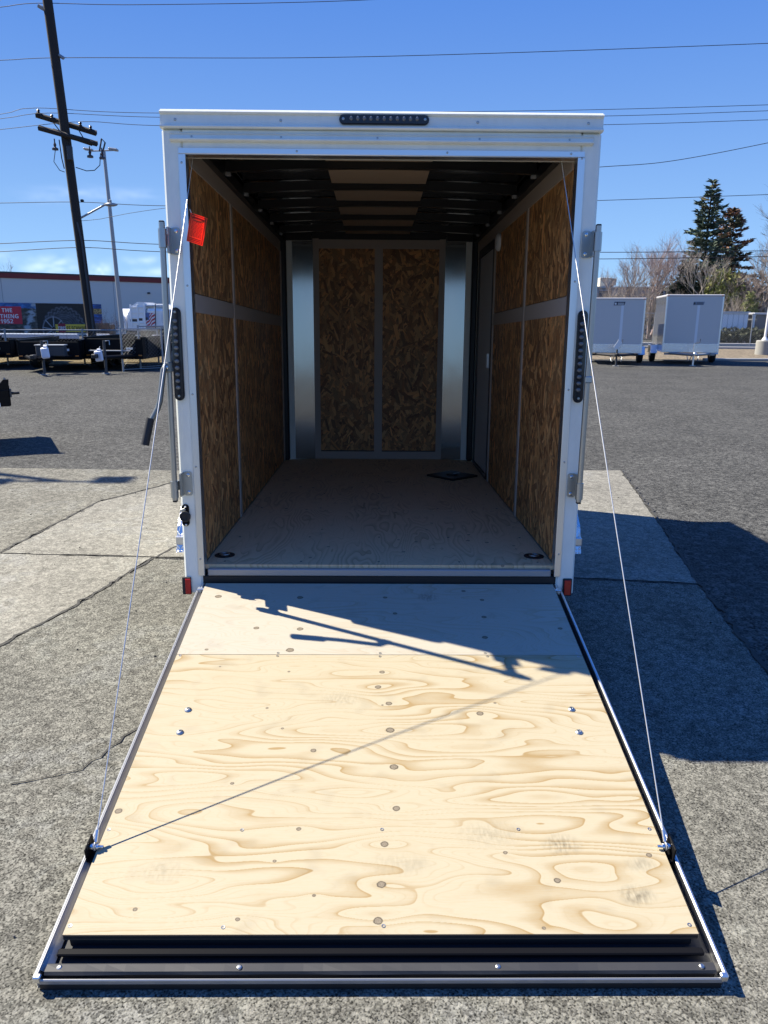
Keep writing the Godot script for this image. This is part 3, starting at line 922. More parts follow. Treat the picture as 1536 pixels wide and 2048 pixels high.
func interior(t: Node3D) -> void:
	var W := 0.838
	# sill and floor
	part(t, "sill_strip", span(Vector3(-0.818, 0.474, -0.036), Vector3(0.818, 0.508, -0.006), 0.004), M.alu_dull)
	part(t, "hinge_gap_seal", span(Vector3(-0.842, 0.395, -0.045), Vector3(0.842, 0.474, -0.012), 0.004), M.black)
	for i in 3:
		var z0 := -0.036 - i * 1.22
		var z1 := maxf(z0 - 1.217, -3.43)
		var m := MB.new()
		m.quv([Vector3(-W, 0.522, z0), Vector3(W, 0.522, z0), Vector3(W, 0.522, z1), Vector3(-W, 0.522, z1)], [Vector2(0, 1), Vector2(1, 1), Vector2(1, 0), Vector2(0, 0)] if i != 1 else [Vector2(1, 0), Vector2(0, 0), Vector2(0, 1), Vector2(1, 1)], Vector3.UP)
		m.quv([Vector3(-W, 0.522, z0), Vector3(W, 0.522, z0), Vector3(W, 0.500, z0), Vector3(-W, 0.500, z0)], [Vector2(0, 1), Vector2(1, 1), Vector2(1, 0.98), Vector2(0, 0.98)], Vector3.BACK)
		var fb := part(t, "floor_board", m, M.floor_ply)
		for q in 5:
			for e in [0.03, 0.42]:
				part(fb, "screw", dome(0.006, 0.0015), M.dark_grey, Transform3D(Basis(), Vector3(-0.76 + q * 0.38 + rng.randf_range(-0.01, 0.01), 0.5222, z0 - e * (z0 - z1) - 0.02)))
	for s in [-1.0, 1.0]:
		var pan := MB.new()
		pan.lathe([Vector2(0.050, 0.0), Vector2(0.050, 0.003), Vector2(0.034, 0.003), Vector2(0.030, 0.001), Vector2(0, 0.001)], 18, Transform3D(Basis(), Vector3(s * 0.772, 0.5225, -0.195)))
		var d := part(t, "tie_down", pan, M.black)
		var ring := []
		for i in 13:
			var a := TAU * i / 12
			ring.append(Vector3(s * 0.772 + cos(a) * 0.024, 0.529, -0.195 + sin(a) * 0.020))
		part(d, "ring", pipe(ring, 0.0035, 6), M.zinc)
	# walls
	for s in [-1.0, 1.0]:
		var cols := [[-0.04, -1.04], [-1.06, -2.12], [-2.13, -3.28]] if s < 0 else [[-0.04, -1.09], [-1.11, -2.27]]
		for c in cols:
			for r in [[0.530, 1.695], [1.775, 2.318]]:
				part(t, "wall_panel", span(Vector3(s * W, r[0], c[0]), Vector3(s * (W + 0.010), r[1], c[1])), M.osb)
		var end: float = -3.29 if s < 0 else -2.30
		part(t, "batten", span(Vector3(s * (W - 0.004), 1.690, -0.04), Vector3(s * (W + 0.006), 1.770, end)), M.batten)
		part(t, "batten", span(Vector3(s * (W - 0.005), 2.306, -0.10), Vector3(s * (W + 0.006), 2.386, -3.29)), M.batten)
		var zb: float = -1.05 if s < 0 else -1.10
		part(t, "batten", span(Vector3(s * (W - 0.007), 0.524, zb - 0.022), Vector3(s * (W + 0.006), 2.306, zb + 0.022)), M.batten)
		part(t, "batten", span(Vector3(s * (W - 0.0075), 0.524, end - 0.02), Vector3(s * (W + 0.006), 2.306, end + 0.02)), M.batten)
		part(t, "wall_top_rail", span(Vector3(s * 0.80, 2.386, -3.33), Vector3(s * 0.848, 2.465, -0.10)), M.bow)
		part(t, "corner_pillar", span(Vector3(s * 0.792, 0.524, -3.37), Vector3(s * 0.842, 2.47, -3.315), 0.01), M.bow)
		# bright corner sheet, a little hollow
		var cs := MB.new()
		var n := 12
		var zz := -3.372
		for i in n:
			var a0 := deg_to_rad(lerpf(13.0, 3.0, i / float(n)))
			var a1 := deg_to_rad(lerpf(13.0, 3.0, (i + 1) / float(n)))
			var z1 := zz - 0.23 / n * tan((a0 + a1) / 2.0)
			var qa := Vector3(s * lerpf(0.800, 0.570, i / float(n)), 0, zz)
			var qb := Vector3(s * lerpf(0.800, 0.570, (i + 1) / float(n)), 0, z1)
			var n0 := Vector3(-s * sin(a0), 0, cos(a0))
			var n1 := Vector3(-s * sin(a1), 0, cos(a1))
			var lo := Vector3(0, 0.526, 0)
			var hi := Vector3(0, 2.46, 0)
			cs.strip(qa + lo, qb + lo, qb + hi, n0, n1, n1)
			cs.strip(qa + lo, qb + hi, qa + hi, n0, n1, n0)
			zz = z1
		part(t, "corner_sheet", cs, M.mirror)
		part(t, "corner_dark_reflection", span(Vector3(s * 0.575, 2.40, -3.36), Vector3(s * 0.80, 2.478, -3.34)), M.bow)  # added black strip, stands in for the dark ceiling mirrored in the sheet
	# front wall
	part(t, "front_backing", span(Vector3(-0.60, 0.50, -3.445), Vector3(0.60, 2.485, -3.432)), M.bow)
	for s in [-1.0, 1.0]:
		part(t, "front_panel", span(Vector3(s * 0.03, 0.60, -3.431), Vector3(s * 0.53, 2.36, -3.424)), M.osb_front)
		part(t, "batten", span(Vector3(s * 0.520, 0.524, -3.428), Vector3(s * 0.580, 2.425, -3.408)), M.batten_front)
	part(t, "batten", span(Vector3(-0.038, 0.585, -3.428), Vector3(0.032, 2.350, -3.411)), M.batten_front)
	part(t, "batten", span(Vector3(-0.520, 2.345, -3.428), Vector3(0.520, 2.418, -3.410)), M.batten_front)
	part(t, "batten", span(Vector3(-0.520, 0.524, -3.428), Vector3(0.520, 0.590, -3.410)), M.batten_front)
	# roof bows and liner panels
	for i in 6:
		var z := -0.19 - i * 0.56
		var bow := MB.new()
		var p := PackedVector2Array()
		for j in 13:
			var x := lerpf(-0.82, 0.82, j / 12.0)
			p.append(Vector2(x, 2.412 + 0.024 * (1.0 - pow(x / 0.82, 2))))
		for j in 13:
			var x := lerpf(0.82, -0.82, j / 12.0)
			p.append(Vector2(x, 2.462 + 0.026 * (1.0 - pow(x / 0.82, 2))))
		bow.extrude(p, Transform3D(Basis(), Vector3(0, 0, z - 0.02)), 0.04)
		part(t, "roof_bow", bow, M.bow)
		part(t, "roof_liner", span(Vector3(-0.285, 2.468, z - 0.54), Vector3(0.262, 2.474, z - 0.02)), M.tan_panel)
		for s in [-1.0, 1.0]:
			part(t, "bow_clip", bx(Vector3(s * 0.79, 2.405, z), Vector3(0.03, 0.018, 0.03), 0.003), M.grey_metal)
	# side door in the right wall, lamp above it
	var d := part(t, "side_door", span(Vector3(W - 0.002, 0.56, -3.10), Vector3(W + 0.009, 2.24, -2.36), 0.003), M.grey_door)
	part(d, "door_frame", span(Vector3(W - 0.010, 0.53, -2.36), Vector3(W + 0.008, 2.30, -2.325), 0.003), M.dark_grey)
	part(d, "door_frame", span(Vector3(W - 0.010, 0.53, -3.14), Vector3(W + 0.008, 2.30, -3.105), 0.003), M.dark_grey)
	part(d, "door_frame", span(Vector3(W - 0.010, 2.245, -3.10), Vector3(W + 0.008, 2.30, -2.36), 0.003), M.dark_grey)
	part(d, "door_frame", span(Vector3(W - 0.012, 0.525, -3.10), Vector3(W + 0.008, 0.556, -2.36), 0.003), M.bow)
	part(d, "handle", bx(Vector3(W - 0.012, 1.43, -2.44), Vector3(0.02, 0.11, 0.03), 0.004), M.alu)
	var la := MB.new()
	la.lathe([Vector2(0.060, 0.0), Vector2(0.060, 0.014), Vector2(0.045, 0.026), Vector2(0.0, 0.030)], 20, Transform3D(Basis(Vector3.BACK, PI / 2), Vector3(W, 2.25, -2.13)))
	part(t, "dome_lamp", la, M.white)

func ramp(t: Node3D) -> void:
	var u := Vector3(0, -0.20660, 0.97843)
	var nn := Vector3(0, 0.97843, 0.20660)
	var R := Transform3D(Basis(Vector3.RIGHT, nn, u), Vector3(0, 0.4424, 0.010))
	var m := MB.new()
	m.box(Vector3(0, -0.047, 0.965), Vector3(1.70, 0.012, 1.91))
	for z in [0.03, 0.62, 1.20, 1.79]:
		m.box(Vector3(0, -0.031, z), Vector3(1.62, 0.020, 0.05))
	var door := part(t, "ramp_door", m, M.rubber, R)
	# two sheets of plywood
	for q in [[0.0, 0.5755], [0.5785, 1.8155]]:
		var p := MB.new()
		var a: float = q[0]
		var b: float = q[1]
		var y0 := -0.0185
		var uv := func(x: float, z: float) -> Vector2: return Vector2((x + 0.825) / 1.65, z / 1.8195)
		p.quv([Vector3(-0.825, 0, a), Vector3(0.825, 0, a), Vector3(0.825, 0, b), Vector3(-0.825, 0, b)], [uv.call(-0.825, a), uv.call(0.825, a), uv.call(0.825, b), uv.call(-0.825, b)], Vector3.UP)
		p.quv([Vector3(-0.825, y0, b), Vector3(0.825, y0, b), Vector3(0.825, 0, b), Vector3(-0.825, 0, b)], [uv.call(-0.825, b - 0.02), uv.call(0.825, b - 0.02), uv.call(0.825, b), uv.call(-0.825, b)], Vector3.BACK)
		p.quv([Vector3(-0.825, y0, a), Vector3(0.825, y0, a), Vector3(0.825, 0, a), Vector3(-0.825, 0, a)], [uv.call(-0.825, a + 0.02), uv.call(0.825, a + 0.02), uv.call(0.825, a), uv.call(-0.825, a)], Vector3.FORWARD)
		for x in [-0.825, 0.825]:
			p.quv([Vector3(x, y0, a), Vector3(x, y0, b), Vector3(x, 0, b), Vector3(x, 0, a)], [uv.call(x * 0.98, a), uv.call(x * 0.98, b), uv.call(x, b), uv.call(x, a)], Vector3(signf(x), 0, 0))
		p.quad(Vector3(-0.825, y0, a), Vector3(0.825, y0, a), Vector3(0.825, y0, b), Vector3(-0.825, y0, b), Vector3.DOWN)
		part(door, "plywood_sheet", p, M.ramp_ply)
		if b > 1.0:
			for j in 3:   # the grimy plies of its lower edge
				part(door, "plywood_edge", span(Vector3(-0.824, -0.0182 + j * 0.0061, 1.8155), Vector3(0.824, -0.0132 + j * 0.0061, 1.8168 + (0.0006 if j == 1 else 0.0))), M.ply_edge if j != 1 else M.ply_edge_dark)
	# edge channels, end seal and lip
	for s in [-1.0, 1.0]:
		var e := MB.new()
		e.box(Vector3(s * 0.8535, -0.0325, 0.985), Vector3(0.0055, 0.042, 1.87), 0.0015)
		if s < 0:
			e.quad(Vector3(-0.8505, -0.0145, 0.05), Vector3(-0.829, -0.034, 0.05), Vector3(-0.829, -0.034, 1.90), Vector3(-0.8505, -0.0145, 1.90), Vector3(1, 1, 0))
		e.box(Vector3(s * 0.8575, -0.0125, 0.985), Vector3(0.007, 0.004, 1.872), 0.0015)
		e.box(Vector3(s * 0.845, -0.052, 0.985), Vector3(0.022, 0.003, 1.87))
		part(door, "edge_channel", e, M.alu_dull if s < 0 else M.alu)
		part(door, "edge_channel_end", bx(Vector3(s * 0.852, -0.020, 1.918), Vector3(0.020, 0.022, 0.014), 0.003), M.alu)
		var h := MB.new()
		h.tube([Vector3(s * 0.838, -0.012, -0.012), Vector3(s * 0.838, -0.012, 0.03)], [0.007], 8)
		h.box(Vector3(s * 0.842, -0.012, 0.028), Vector3(0.034, 0.006, 0.028), 0.002)
		part(door, "hinge", h, M.alu)
	var back := MB.new()
	back.box(Vector3(0, -0.0265, 1.846), Vector3(1.66, 0.010, 0.020), 0.003)
	part(door, "seal_backing", back, M.black_gloss)
	var seal := MB.new()
	var L := 34
	for i in L:   # the flap waves a little along its length
		var q := []
		for j in [i, i + 1]:
			var x := lerpf(-0.838, 0.838, j / float(L))
			var wv := 0.0022 * sin(j * 0.9) + 0.0016 * sin(j * 0.37 + 1.0)
			q.append([Vector3(x, -0.016, 1.882), Vector3(x, -0.0125, 1.8865), Vector3(x, -0.0135 + wv, 1.905 + wv * 0.6), Vector3(x, -0.020 + wv, 1.9095 + wv)])
		for e in 3:
			seal.quad(q[0][e], q[1][e], q[1][e + 1], q[0][e + 1], Vector3(0, 1, 0.2))
	seal.box(Vector3(0, -0.030, 1.893), Vector3(1.676, 0.022, 0.020))
	part(door, "rubber_seal", seal, M.seal)
	for x in [-0.805, -0.357, 0.291, 0.804]:
		part(door, "screw", dome(0.0072, 0.004), M.zinc, Transform3D(Basis(), Vector3(x, -0.013, 1.895)))
	part(door, "end_lip", bx(Vector3(0, -0.027, 1.9215), Vector3(1.700, 0.017, 0.006), 0.0025), M.alu_dull)
	part(door, "added_end_rubber", bx(Vector3(0, -0.047, 1.9195), Vector3(1.70, 0.022, 0.006), 0.002), M.rubber)  # added black strip, closes a light leak and darkens beneath the lip
	var tb := MB.new()
	tb.lathe([Vector2(0.0135, 0), Vector2(0.0135, 0.0015), Vector2(0.0125, 0.003), Vector2(0.0085, 0.0065), Vector2(0.0045, 0.0075), Vector2(0.004, 0.005), Vector2(0, 0.005)], 14)
	var bolt := tb.mesh()
	for p in [[-0.702, 0.924], [-0.703, 1.045], [0.701, 0.918], [0.699, 1.042]]:
		part(door, "bolt", bolt, M.zinc, Transform3D(Basis(), Vector3(p[0], 0.0003, p[1])))
	var sc := MB.new()
	sc.lathe([Vector2(0.0056, -0.001), Vector2(0.0056, 0.0008), Vector2(0.003, 0.0006), Vector2(0.0022, -0.001), Vector2(0, -0.001)], 9)
	var screw := sc.mesh()
	for p in [[-0.417, 1.475], [0.002, 1.473], [0.412, 1.473], [-0.815, 1.473], [0.808, 1.472], [-0.415, 1.795], [0.004, 1.792], [-0.416, 0.587], [-0.001, 0.589], [0.436, 0.587], [-0.81, 0.585], [-0.416, 0.566], [0.0, 0.566], [0.43, 0.565], [0.805, 0.566], [-0.81, 0.02], [-0.41, 0.022], [0.41, 0.022], [0.815, 0.16], [-0.815, 1.79], [0.81, 1.79], [0.806, 0.587]]:
		part(door, "screw", screw, M.zinc, Transform3D(Basis(), Vector3(p[0], 0.0002, p[1])))
	# brackets that hold the cable ends
	for s in [-1.0, 1.0]:
		var b := MB.new()
		b.box(Vector3(s * 0.847, 0.004, 1.545), Vector3(0.005, 0.050, 0.062), 0.0015)
		b.box(Vector3(s * 0.838, -0.018, 1.545), Vector3(0.020, 0.004, 0.062), 0.0015)
		var br := part(door, "cable_bracket", b, M.black_gloss)
		part(br, "bolt", pipe([Vector3(s * 0.848, 0.010, 1.545), Vector3(s * 0.806, 0.010, 1.545)], 0.0045, 8), M.chrome)
		part(br, "nut", pipe([Vector3(s * 0.842, 0.010, 1.545), Vector3(s * 0.834, 0.010, 1.545)], 0.0105, 6), M.chrome)
		part(br, "nut", pipe([Vector3(s * 0.826, 0.010, 1.545), Vector3(s * 0.819, 0.010, 1.545)], 0.0095, 6), M.chrome)

func cables(t: Node3D) -> void:
	for s in [-1.0, 1.0]:
		var low := Vector3(0, 0.4424, 0.010) + Vector3(0, -0.20660, 0.97843) * 1.545 + Vector3(0, 0.97843, 0.20660) * 0.011 + Vector3(s * 0.830, 0, 0)
		var high: Vector3 = Vector3(-0.822, 2.338, -0.10) if s < 0 else Vector3(0.782, 2.350, -0.10)
		var pts := []
		for i in 25:
			var f := i / 24.0
			pts.append(low.lerp(high, f) - Vector3(0, 0.012, 0.006) * sin(f * PI))
		var c := part(t, "ramp_cable", pipe(pts, 0.0021, 6), M.steel_cable)
		var d := (high - low).normalized()
		part(c, "crimp_sleeve", pipe([low + d * 0.012, low + d * 0.045], 0.0052, 8), M.alu)
		var loop := []
		for i in 11:
			var a := TAU * i / 10
			loop.append(low + Vector3(0, cos(a) * 0.011, sin(a) * 0.009))
		part(c, "end_loop", pipe(loop, 0.0022, 6), M.steel_cable)
		# spring drum behind the header
		part(t, "spring_drum", pipe([Vector3(s * 0.835, 2.395, -0.15), Vector3(s * 0.70, 2.395, -0.15)], 0.035, 12), M.bow)
	part(t, "door_spring", pipe([Vector3(-0.70, 2.395, -0.15), Vector3(0.70, 2.395, -0.15)], 0.022, 10), M.bow)

func loose_things(T: Transform3D) -> void:
	# orange tag on the left cable
	var o := thing("warning_tag", "small orange printed tag hanging from the left ramp cable near the top", "tag", T * at(0, 0, 0))
	var im := Image.create(96, 160, false, Image.FORMAT_RGB8)
	im.fill(Color(1, 1, 1))
	var ink := Color(0.50, 0.34, 0.30)
	for e in [[6, 6, 84, 3], [6, 151, 84, 3], [6, 6, 3, 148], [87, 6, 3, 148], [14, 16, 68, 9], [14, 134, 68, 4], [14, 142, 68, 4]]:
		im.fill_rect(Rect2i(e[0], e[1], e[2], e[3]), ink)
	for i in 13:
		var x := 16
		while x < 76:
			var w := rng.randi_range(4, 11)
			im.fill_rect(Rect2i(x, 36 + i * 7, mini(w, 80 - x), 3), ink)
			x += w + 2
	var pm: StandardMaterial3D = M.orange.duplicate()
	pm.albedo_texture = tex(im)
	var B := Basis(Vector3(0.0, 0, 0) + Vector3(0.92, -0.27, -0.22).normalized(), Vector3(-0.20, -0.96, 0.10).normalized(), Vector3(0, 0, 1))
	var m := MB.new()
	var o0 := Vector3(-0.801, 2.089, 0.078)
	var nx := 6
	var ny := 6
	for i in nx:
		for j in ny:
			var q := []
			var uv := []
			for e in [[i, j], [i + 1, j], [i + 1, j + 1], [i, j + 1]]:
				var f := Vector2(e[0] / float(nx), e[1] / float(ny))
				q.append(o0 + B.x * f.x * 0.071 + B.y * f.y * 0.116 + Vector3(0, 0, 0.010 * sin(f.x * PI) - 0.006 * f.y * f.y * (1.0 - f.x) * 2.0))
				uv.append(f)
			m.quv(q, uv, Vector3(0, 0, 1))
	part(o, "paper", m, pm)
	part(o, "tie", pipe([o0 + Vector3(0.004, -0.004, 0), o0 + Vector3(-0.004, 0.014, -0.004)], 0.0012, 5), M.white)
	# black plate on the floor
	var p := thing("floor_plate", "flat black square plate lying on the trailer floor near the side door", "plate", T * at(0.585, 0.523, -2.50, 0.72))
	part(p, "plate", bx(Vector3(0, 0.009, 0), Vector3(0.29, 0.016, 0.29), 0.005), M.black)
	part(p, "hub", pipe([Vector3(0, 0.017, 0), Vector3(0, 0.026, 0)], 0.045, 14), M.rubber)
	part(p, "clip", bx(Vector3(0.02, 0.029, 0.03), Vector3(0.06, 0.006, 0.02), 0.002), M.grey_metal)

# ---------------------------------------------------------------- wheels, fences, trailers in the background
func wheel_part(t: Node3D, c: Vector3, r: float, w: float) -> void:
	var X := Transform3D(Basis(Vector3.BACK, PI / 2), c)
	var m := MB.new()
	m.lathe([Vector2(r * 0.58, -w / 2), Vector2(r * 0.93, -w / 2), Vector2(r, -w * 0.3), Vector2(r, w * 0.3), Vector2(r * 0.93, w / 2), Vector2(r * 0.58, w / 2)], 20, X)
	var wh := part(t, "wheel", m, M.tyre)
	var q := MB.new()
	for s in [-1.0, 1.0]:
		q.lathe([Vector2(r * 0.58, 0.0), Vector2(r * 0.55, w * 0.36), Vector2(r * 0.2, w * 0.42), Vector2(0, w * 0.42)], 14, Transform3D(Basis(Vector3.BACK, PI / 2 * s), c))
	part(wh, "rim", q, M.grey_metal)

func chain_fence(label: String, a: Vector3, b: Vector3, h: float, spacing: float, gap: float, r: float) -> void:
	var f := thing("chain_link_fence", label, "fence")
	var L := a.distance_to(b)
	var d := (b - a) / L
	var n := maxi(1, int(round(L / spacing)))
	for i in n + 1:
		part(f, "post", pipe([a + d * L * i / n - Vector3(0, 0.05, 0), a + d * L * i / n + Vector3(0, h + 0.04, 0)], 0.030, 8), M.grey_metal)
	part(f, "top_rail", pipe([a + Vector3(0, h, 0), b + Vector3(0, h, 0)], 0.022, 6), M.grey_metal)
	part(f, "bottom_rail", pipe([a + Vector3(0, 0.06, 0), b + Vector3(0, 0.06, 0)], 0.012, 5), M.grey_metal)
	var m := MB.new()
	var side := d.cross(Vector3.UP)
	for dirn in [-1.0, 1.0]:
		var s := -h
		while s < L + h:
			# a slanted wire from (s, 0) to (s + dirn * h, h), cut to the panel
			var s0: float = s
			var s1: float = s + dirn * h
			var y0 := 0.06
			var y1 := h
			if s0 < 0.0 and s1 > 0.0: y0 = h * (0.0 - s0) / (s1 - s0)
			if s0 > L and s1 < L: y0 = h * (L - s0) / (s1 - s0)
			if s1 > L and s0 < L: y1 = h * (L - s0) / (s1 - s0)
			if s1 < 0.0 and s0 > 0.0: y1 = h * (0.0 - s0) / (s1 - s0)
			var x0: float = s0 + (s1 - s0) * y0 / h
			var x1: float = s0 + (s1 - s0) * y1 / h
			if x0 >= -0.01 and x0 <= L + 0.01 and x1 >= -0.01 and x1 <= L + 0.01 and y1 > y0:
				var o: Vector3 = side * 0.006 * dirn
				m.tube([a + d * x0 + Vector3(0, y0, 0) + o, a + d * x1 + Vector3(0, y1, 0) + o], [r], 3, false)
			s += gap
	part(f, "chain_link", m, M.mesh_wire, Transform3D(), true)

func white_trailer(label: String, X: Transform3D, w: float, h0: float, h1: float, length: float, dark_badge: bool) -> void:
	var t := thing("enclosed_trailer", label, "cargo trailer", X, "white cargo trailers parked along the far edge of the lot")
	var hw := w / 2.0
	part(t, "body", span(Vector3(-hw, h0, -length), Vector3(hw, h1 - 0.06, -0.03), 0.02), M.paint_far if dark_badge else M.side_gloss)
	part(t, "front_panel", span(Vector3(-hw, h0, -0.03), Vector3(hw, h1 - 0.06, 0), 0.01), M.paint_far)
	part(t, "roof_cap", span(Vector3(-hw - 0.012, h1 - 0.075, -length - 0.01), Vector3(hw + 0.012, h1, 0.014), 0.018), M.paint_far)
	part(t, "stone_guard", span(Vector3(-hw + 0.03, h0 + 0.02, 0.002), Vector3(hw - 0.03, h0 + 0.33, 0.012), 0.003), M.tread)
	for s in [-1.0, 1.0]:
		part(t, "corner_trim", span(Vector3(s * (hw + 0.006), h0, -0.05), Vector3(s * (hw - 0.045), h1 - 0.08, 0.006), 0.004), M.alu)
		part(t, "side_rail", span(Vector3(s * (hw + 0.006), h0, -length), Vector3(s * (hw - 0.02), h0 + 0.06, -0.06), 0.004), M.alu)
		var fe := MB.new()
		var fx: float = s * (hw + 0.13)
		fe.box(Vector3(fx, h0 + 0.20, -length * 0.58), Vector3(0.26, 0.03, 0.72), 0.008)
		fe.box(Vector3(fx, h0 + 0.05, -length * 0.58 + 0.44), Vector3(0.26, 0.33, 0.03), 0.008, Basis(Vector3.RIGHT, -0.5))
		fe.box(Vector3(fx, h0 + 0.05, -length * 0.58 - 0.44), Vector3(0.26, 0.33, 0.03), 0.008, Basis(Vector3.RIGHT, 0.5))
		part(t, "fender", fe, M.alu)
		wheel_part(t, Vector3(fx, 0.33, -length * 0.58), 0.33, 0.20)
		part(t, "marker_light", bx(Vector3(s * (hw - 0.06), h1 - 0.04, 0.02), Vector3(0.05, 0.022, 0.012), 0.003), mat(0.5, 0.16, 0.02, 0.3))
		for i in 22:
			part(t, "rivet", dome(0.010, 0.006), M.alu, Transform3D(Basis(Vector3.RIGHT, PI / 2), Vector3(s * (hw - 0.022), h0 + 0.2 + i * (h1 - h0 - 0.35) / 21.0, 0.007)))
	part(t, "panel_seam", span(Vector3(0.10, h0 + 0.35, 0.0), Vector3(0.19, h1 - 0.25, 0.003), 0.001), mat(0.70, 0.72, 0.75, 0.25))
	# tongue
	var tg := MB.new()
	for s in [-1.0, 1.0]:
		tg.tube([Vector3(s * hw * 0.72, h0 - 0.03, -0.05), Vector3(s * 0.05, h0 - 0.03, 1.05)], [0.045], 4)
	tg.box(Vector3(0, h0 - 0.05, -0.1), Vector3(w * 0.9, 0.07, 0.08))
	part(t, "tongue", tg, M.black if dark_badge else M.grey_metal)
	part(t, "coupler", bx(Vector3(0, h0 + 0.01, 1.12), Vector3(0.11, 0.09, 0.26), 0.02), M.alu if not dark_badge else M.black)
	part(t, "jack", pipe([Vector3(0, 0.02, 0.92), Vector3(0, h0 + 0.36, 0.92)], 0.034, 10), M.alu if not dark_badge else M.dark_grey)
	part(t, "jack_foot", span(Vector3(-0.10, 0.0, 0.82), Vector3(0.10, 0.02, 1.02), 0.004), M.grey_metal)
	part(t, "jack_crank", pipe([Vector3(0, h0 + 0.37, 0.92), Vector3(0.16, h0 + 0.39, 0.93), Vector3(0.165, h0 + 0.52, 0.94)], 0.013, 6), M.dark_grey)
	for s in [-1.0, 1.0]:
		var ch := []
		for i in 9:
			var f := i / 8.0
			ch.append(Vector3(s * lerpf(0.20, 0.10, f), h0 - 0.04 - sin(f * PI) * 0.20, lerpf(0.7, 1.15, f)))
		part(t, "safety_chain", pipe(ch, 0.014, 5), M.zinc)
	var badge := MB.new()
	badge.extrude(PackedVector2Array([Vector2(-0.19, -0.06), Vector2(0.17, -0.055), Vector2(0.20, 0.06), Vector2(-0.17, 0.06)]), Transform3D(Basis(), Vector3(0.03 if dark_badge else 0.13, h1 - 0.20 if dark_badge else h1 - 0.31, 0.001)), 0.006)
	var bp := part(t, "badge", badge, mat(0.012, 0.020, 0.045, 0.4) if dark_badge else mat(0.20, 0.24, 0.30, 0.4))
	for i in 2:
		part(bp, "badge_line", bx(Vector3((0.08 if dark_badge else 0.17), (h1 - 0.185 if dark_badge else h1 - 0.29) - i * 0.04, 0.009), Vector3(0.22, 0.018, 0.003)), M.white if dark_badge else M.dark_grey)
	part(bp, "badge_emblem", bx(Vector3(-0.10 if dark_badge else -0.01, h1 - 0.205 if dark_badge else h1 - 0.31, 0.009), Vector3(0.06, 0.07, 0.003), 0.0, Basis(Vector3.BACK, 0.3)), M.white if dark_badge else M.dark_grey)

func black_trailer(label: String, X: Transform3D, w: float, side_h: float, length: float, box_front: bool) -> Node3D:
	var t := thing("utility_trailer", label, "trailer", X, "black open trailers parked in a row by the fence")
	var hw := w / 2.0
	var deck := 0.50
	part(t, "deck", span(Vector3(-hw, deck - 0.16, -length), Vector3(hw, deck, 0), 0.01), M.black_gloss)
	for s in [-1.0, 1.0]:
		part(t, "side_panel", span(Vector3(s * hw, deck, -length), Vector3(s * (hw - 0.04), deck + side_h, 0), 0.008), M.black_gloss)
		part(t, "side_rail", span(Vector3(s * (hw + 0.02), deck + side_h, -length), Vector3(s * (hw - 0.05), deck + side_h + 0.05, 0.02), 0.008), M.black_gloss)
		for i in 4:
			part(t, "stake", span(Vector3(s * (hw + 0.03), deck - 0.05, -length * (i + 0.4) / 4.0 - 0.04), Vector3(s * hw, deck + side_h, -length * (i + 0.4) / 4.0 + 0.04), 0.005), M.black_gloss)
		for k in 2:
			wheel_part(t, Vector3(s * (hw + 0.15), 0.34, -length * 0.5 - k * 0.82), 0.34, 0.22)
		var fe := MB.new()
		fe.box(Vector3(s * (hw + 0.15), 0.74, -length * 0.5 - 0.41), Vector3(0.28, 0.02, 1.5), 0.006)
		fe.box(Vector3(s * (hw + 0.15), 0.64, -length * 0.5 + 0.40), Vector3(0.28, 0.02, 0.28), 0.006, Basis(Vector3.RIGHT, 0.9))
		part(t, "fender", fe, M.black_gloss)
	part(t, "front_panel", span(Vector3(-hw, deck, -0.045), Vector3(hw, deck + side_h * 0.98, -0.005), 0.008), M.black_gloss)
	part(t, "tail_panel", span(Vector3(-hw, deck, -length), Vector3(hw, deck + side_h * 0.9, -length + 0.04), 0.008), M.black_gloss)
	var tg := MB.new()
	for s in [-1.0, 1.0]:
		tg.tube([Vector3(s * hw * 0.8, deck - 0.06, -0.1), Vector3(s * 0.05, deck - 0.06, 1.35)], [0.06], 4)
	part(t, "tongue", tg, M.black_gloss)
	part(t, "coupler", bx(Vector3(0, deck, 1.45), Vector3(0.12, 0.12, 0.3), 0.02), M.black)
	part(t, "jack", pipe([Vector3(0.16, 0.03, 1.15), Vector3(0.16, 0.92, 1.15)], 0.038, 10), M.dark_grey)
	part(t, "jack_foot", span(Vector3(0.06, 0.0, 1.05), Vector3(0.26, 0.02, 1.25), 0.004), M.grey_metal)
	part(t, "jack_crank", pipe([Vector3(0.16, 0.90, 1.15), Vector3(0.32, 0.92, 1.17), Vector3(0.33, 0.80, 1.19)], 0.013, 6), M.zinc)
	if box_front:
		part(t, "tool_box", span(Vector3(-0.14, deck - 0.02, 0.42), Vector3(0.62, deck + 0.27, 0.75), 0.02), M.dark_grey)
		part(t, "tool_box_lid", span(Vector3(-0.16, deck + 0.27, 0.40), Vector3(0.64, deck + 0.30, 0.77), 0.01), M.grey_metal)
	else:
		part(t, "cross_rail", pipe([Vector3(-hw * 0.7, deck + 0.10, 0.35), Vector3(hw * 0.7, deck + 0.10, 0.35)], 0.022, 6), M.grey_metal)
	for s in [-1.0, 1.0]:
		part(t, "marker_light", bx(Vector3(s * (hw - 0.08), deck - 0.045, 0.006), Vector3(0.10, 0.035, 0.012), 0.003), mat(0.5, 0.16, 0.02, 0.3))
	part(t, "data_label", bx(Vector3(hw * 0.55, deck + side_h * 0.35, 0.0), Vector3(0.20, 0.06, 0.012)), M.white)
	return t

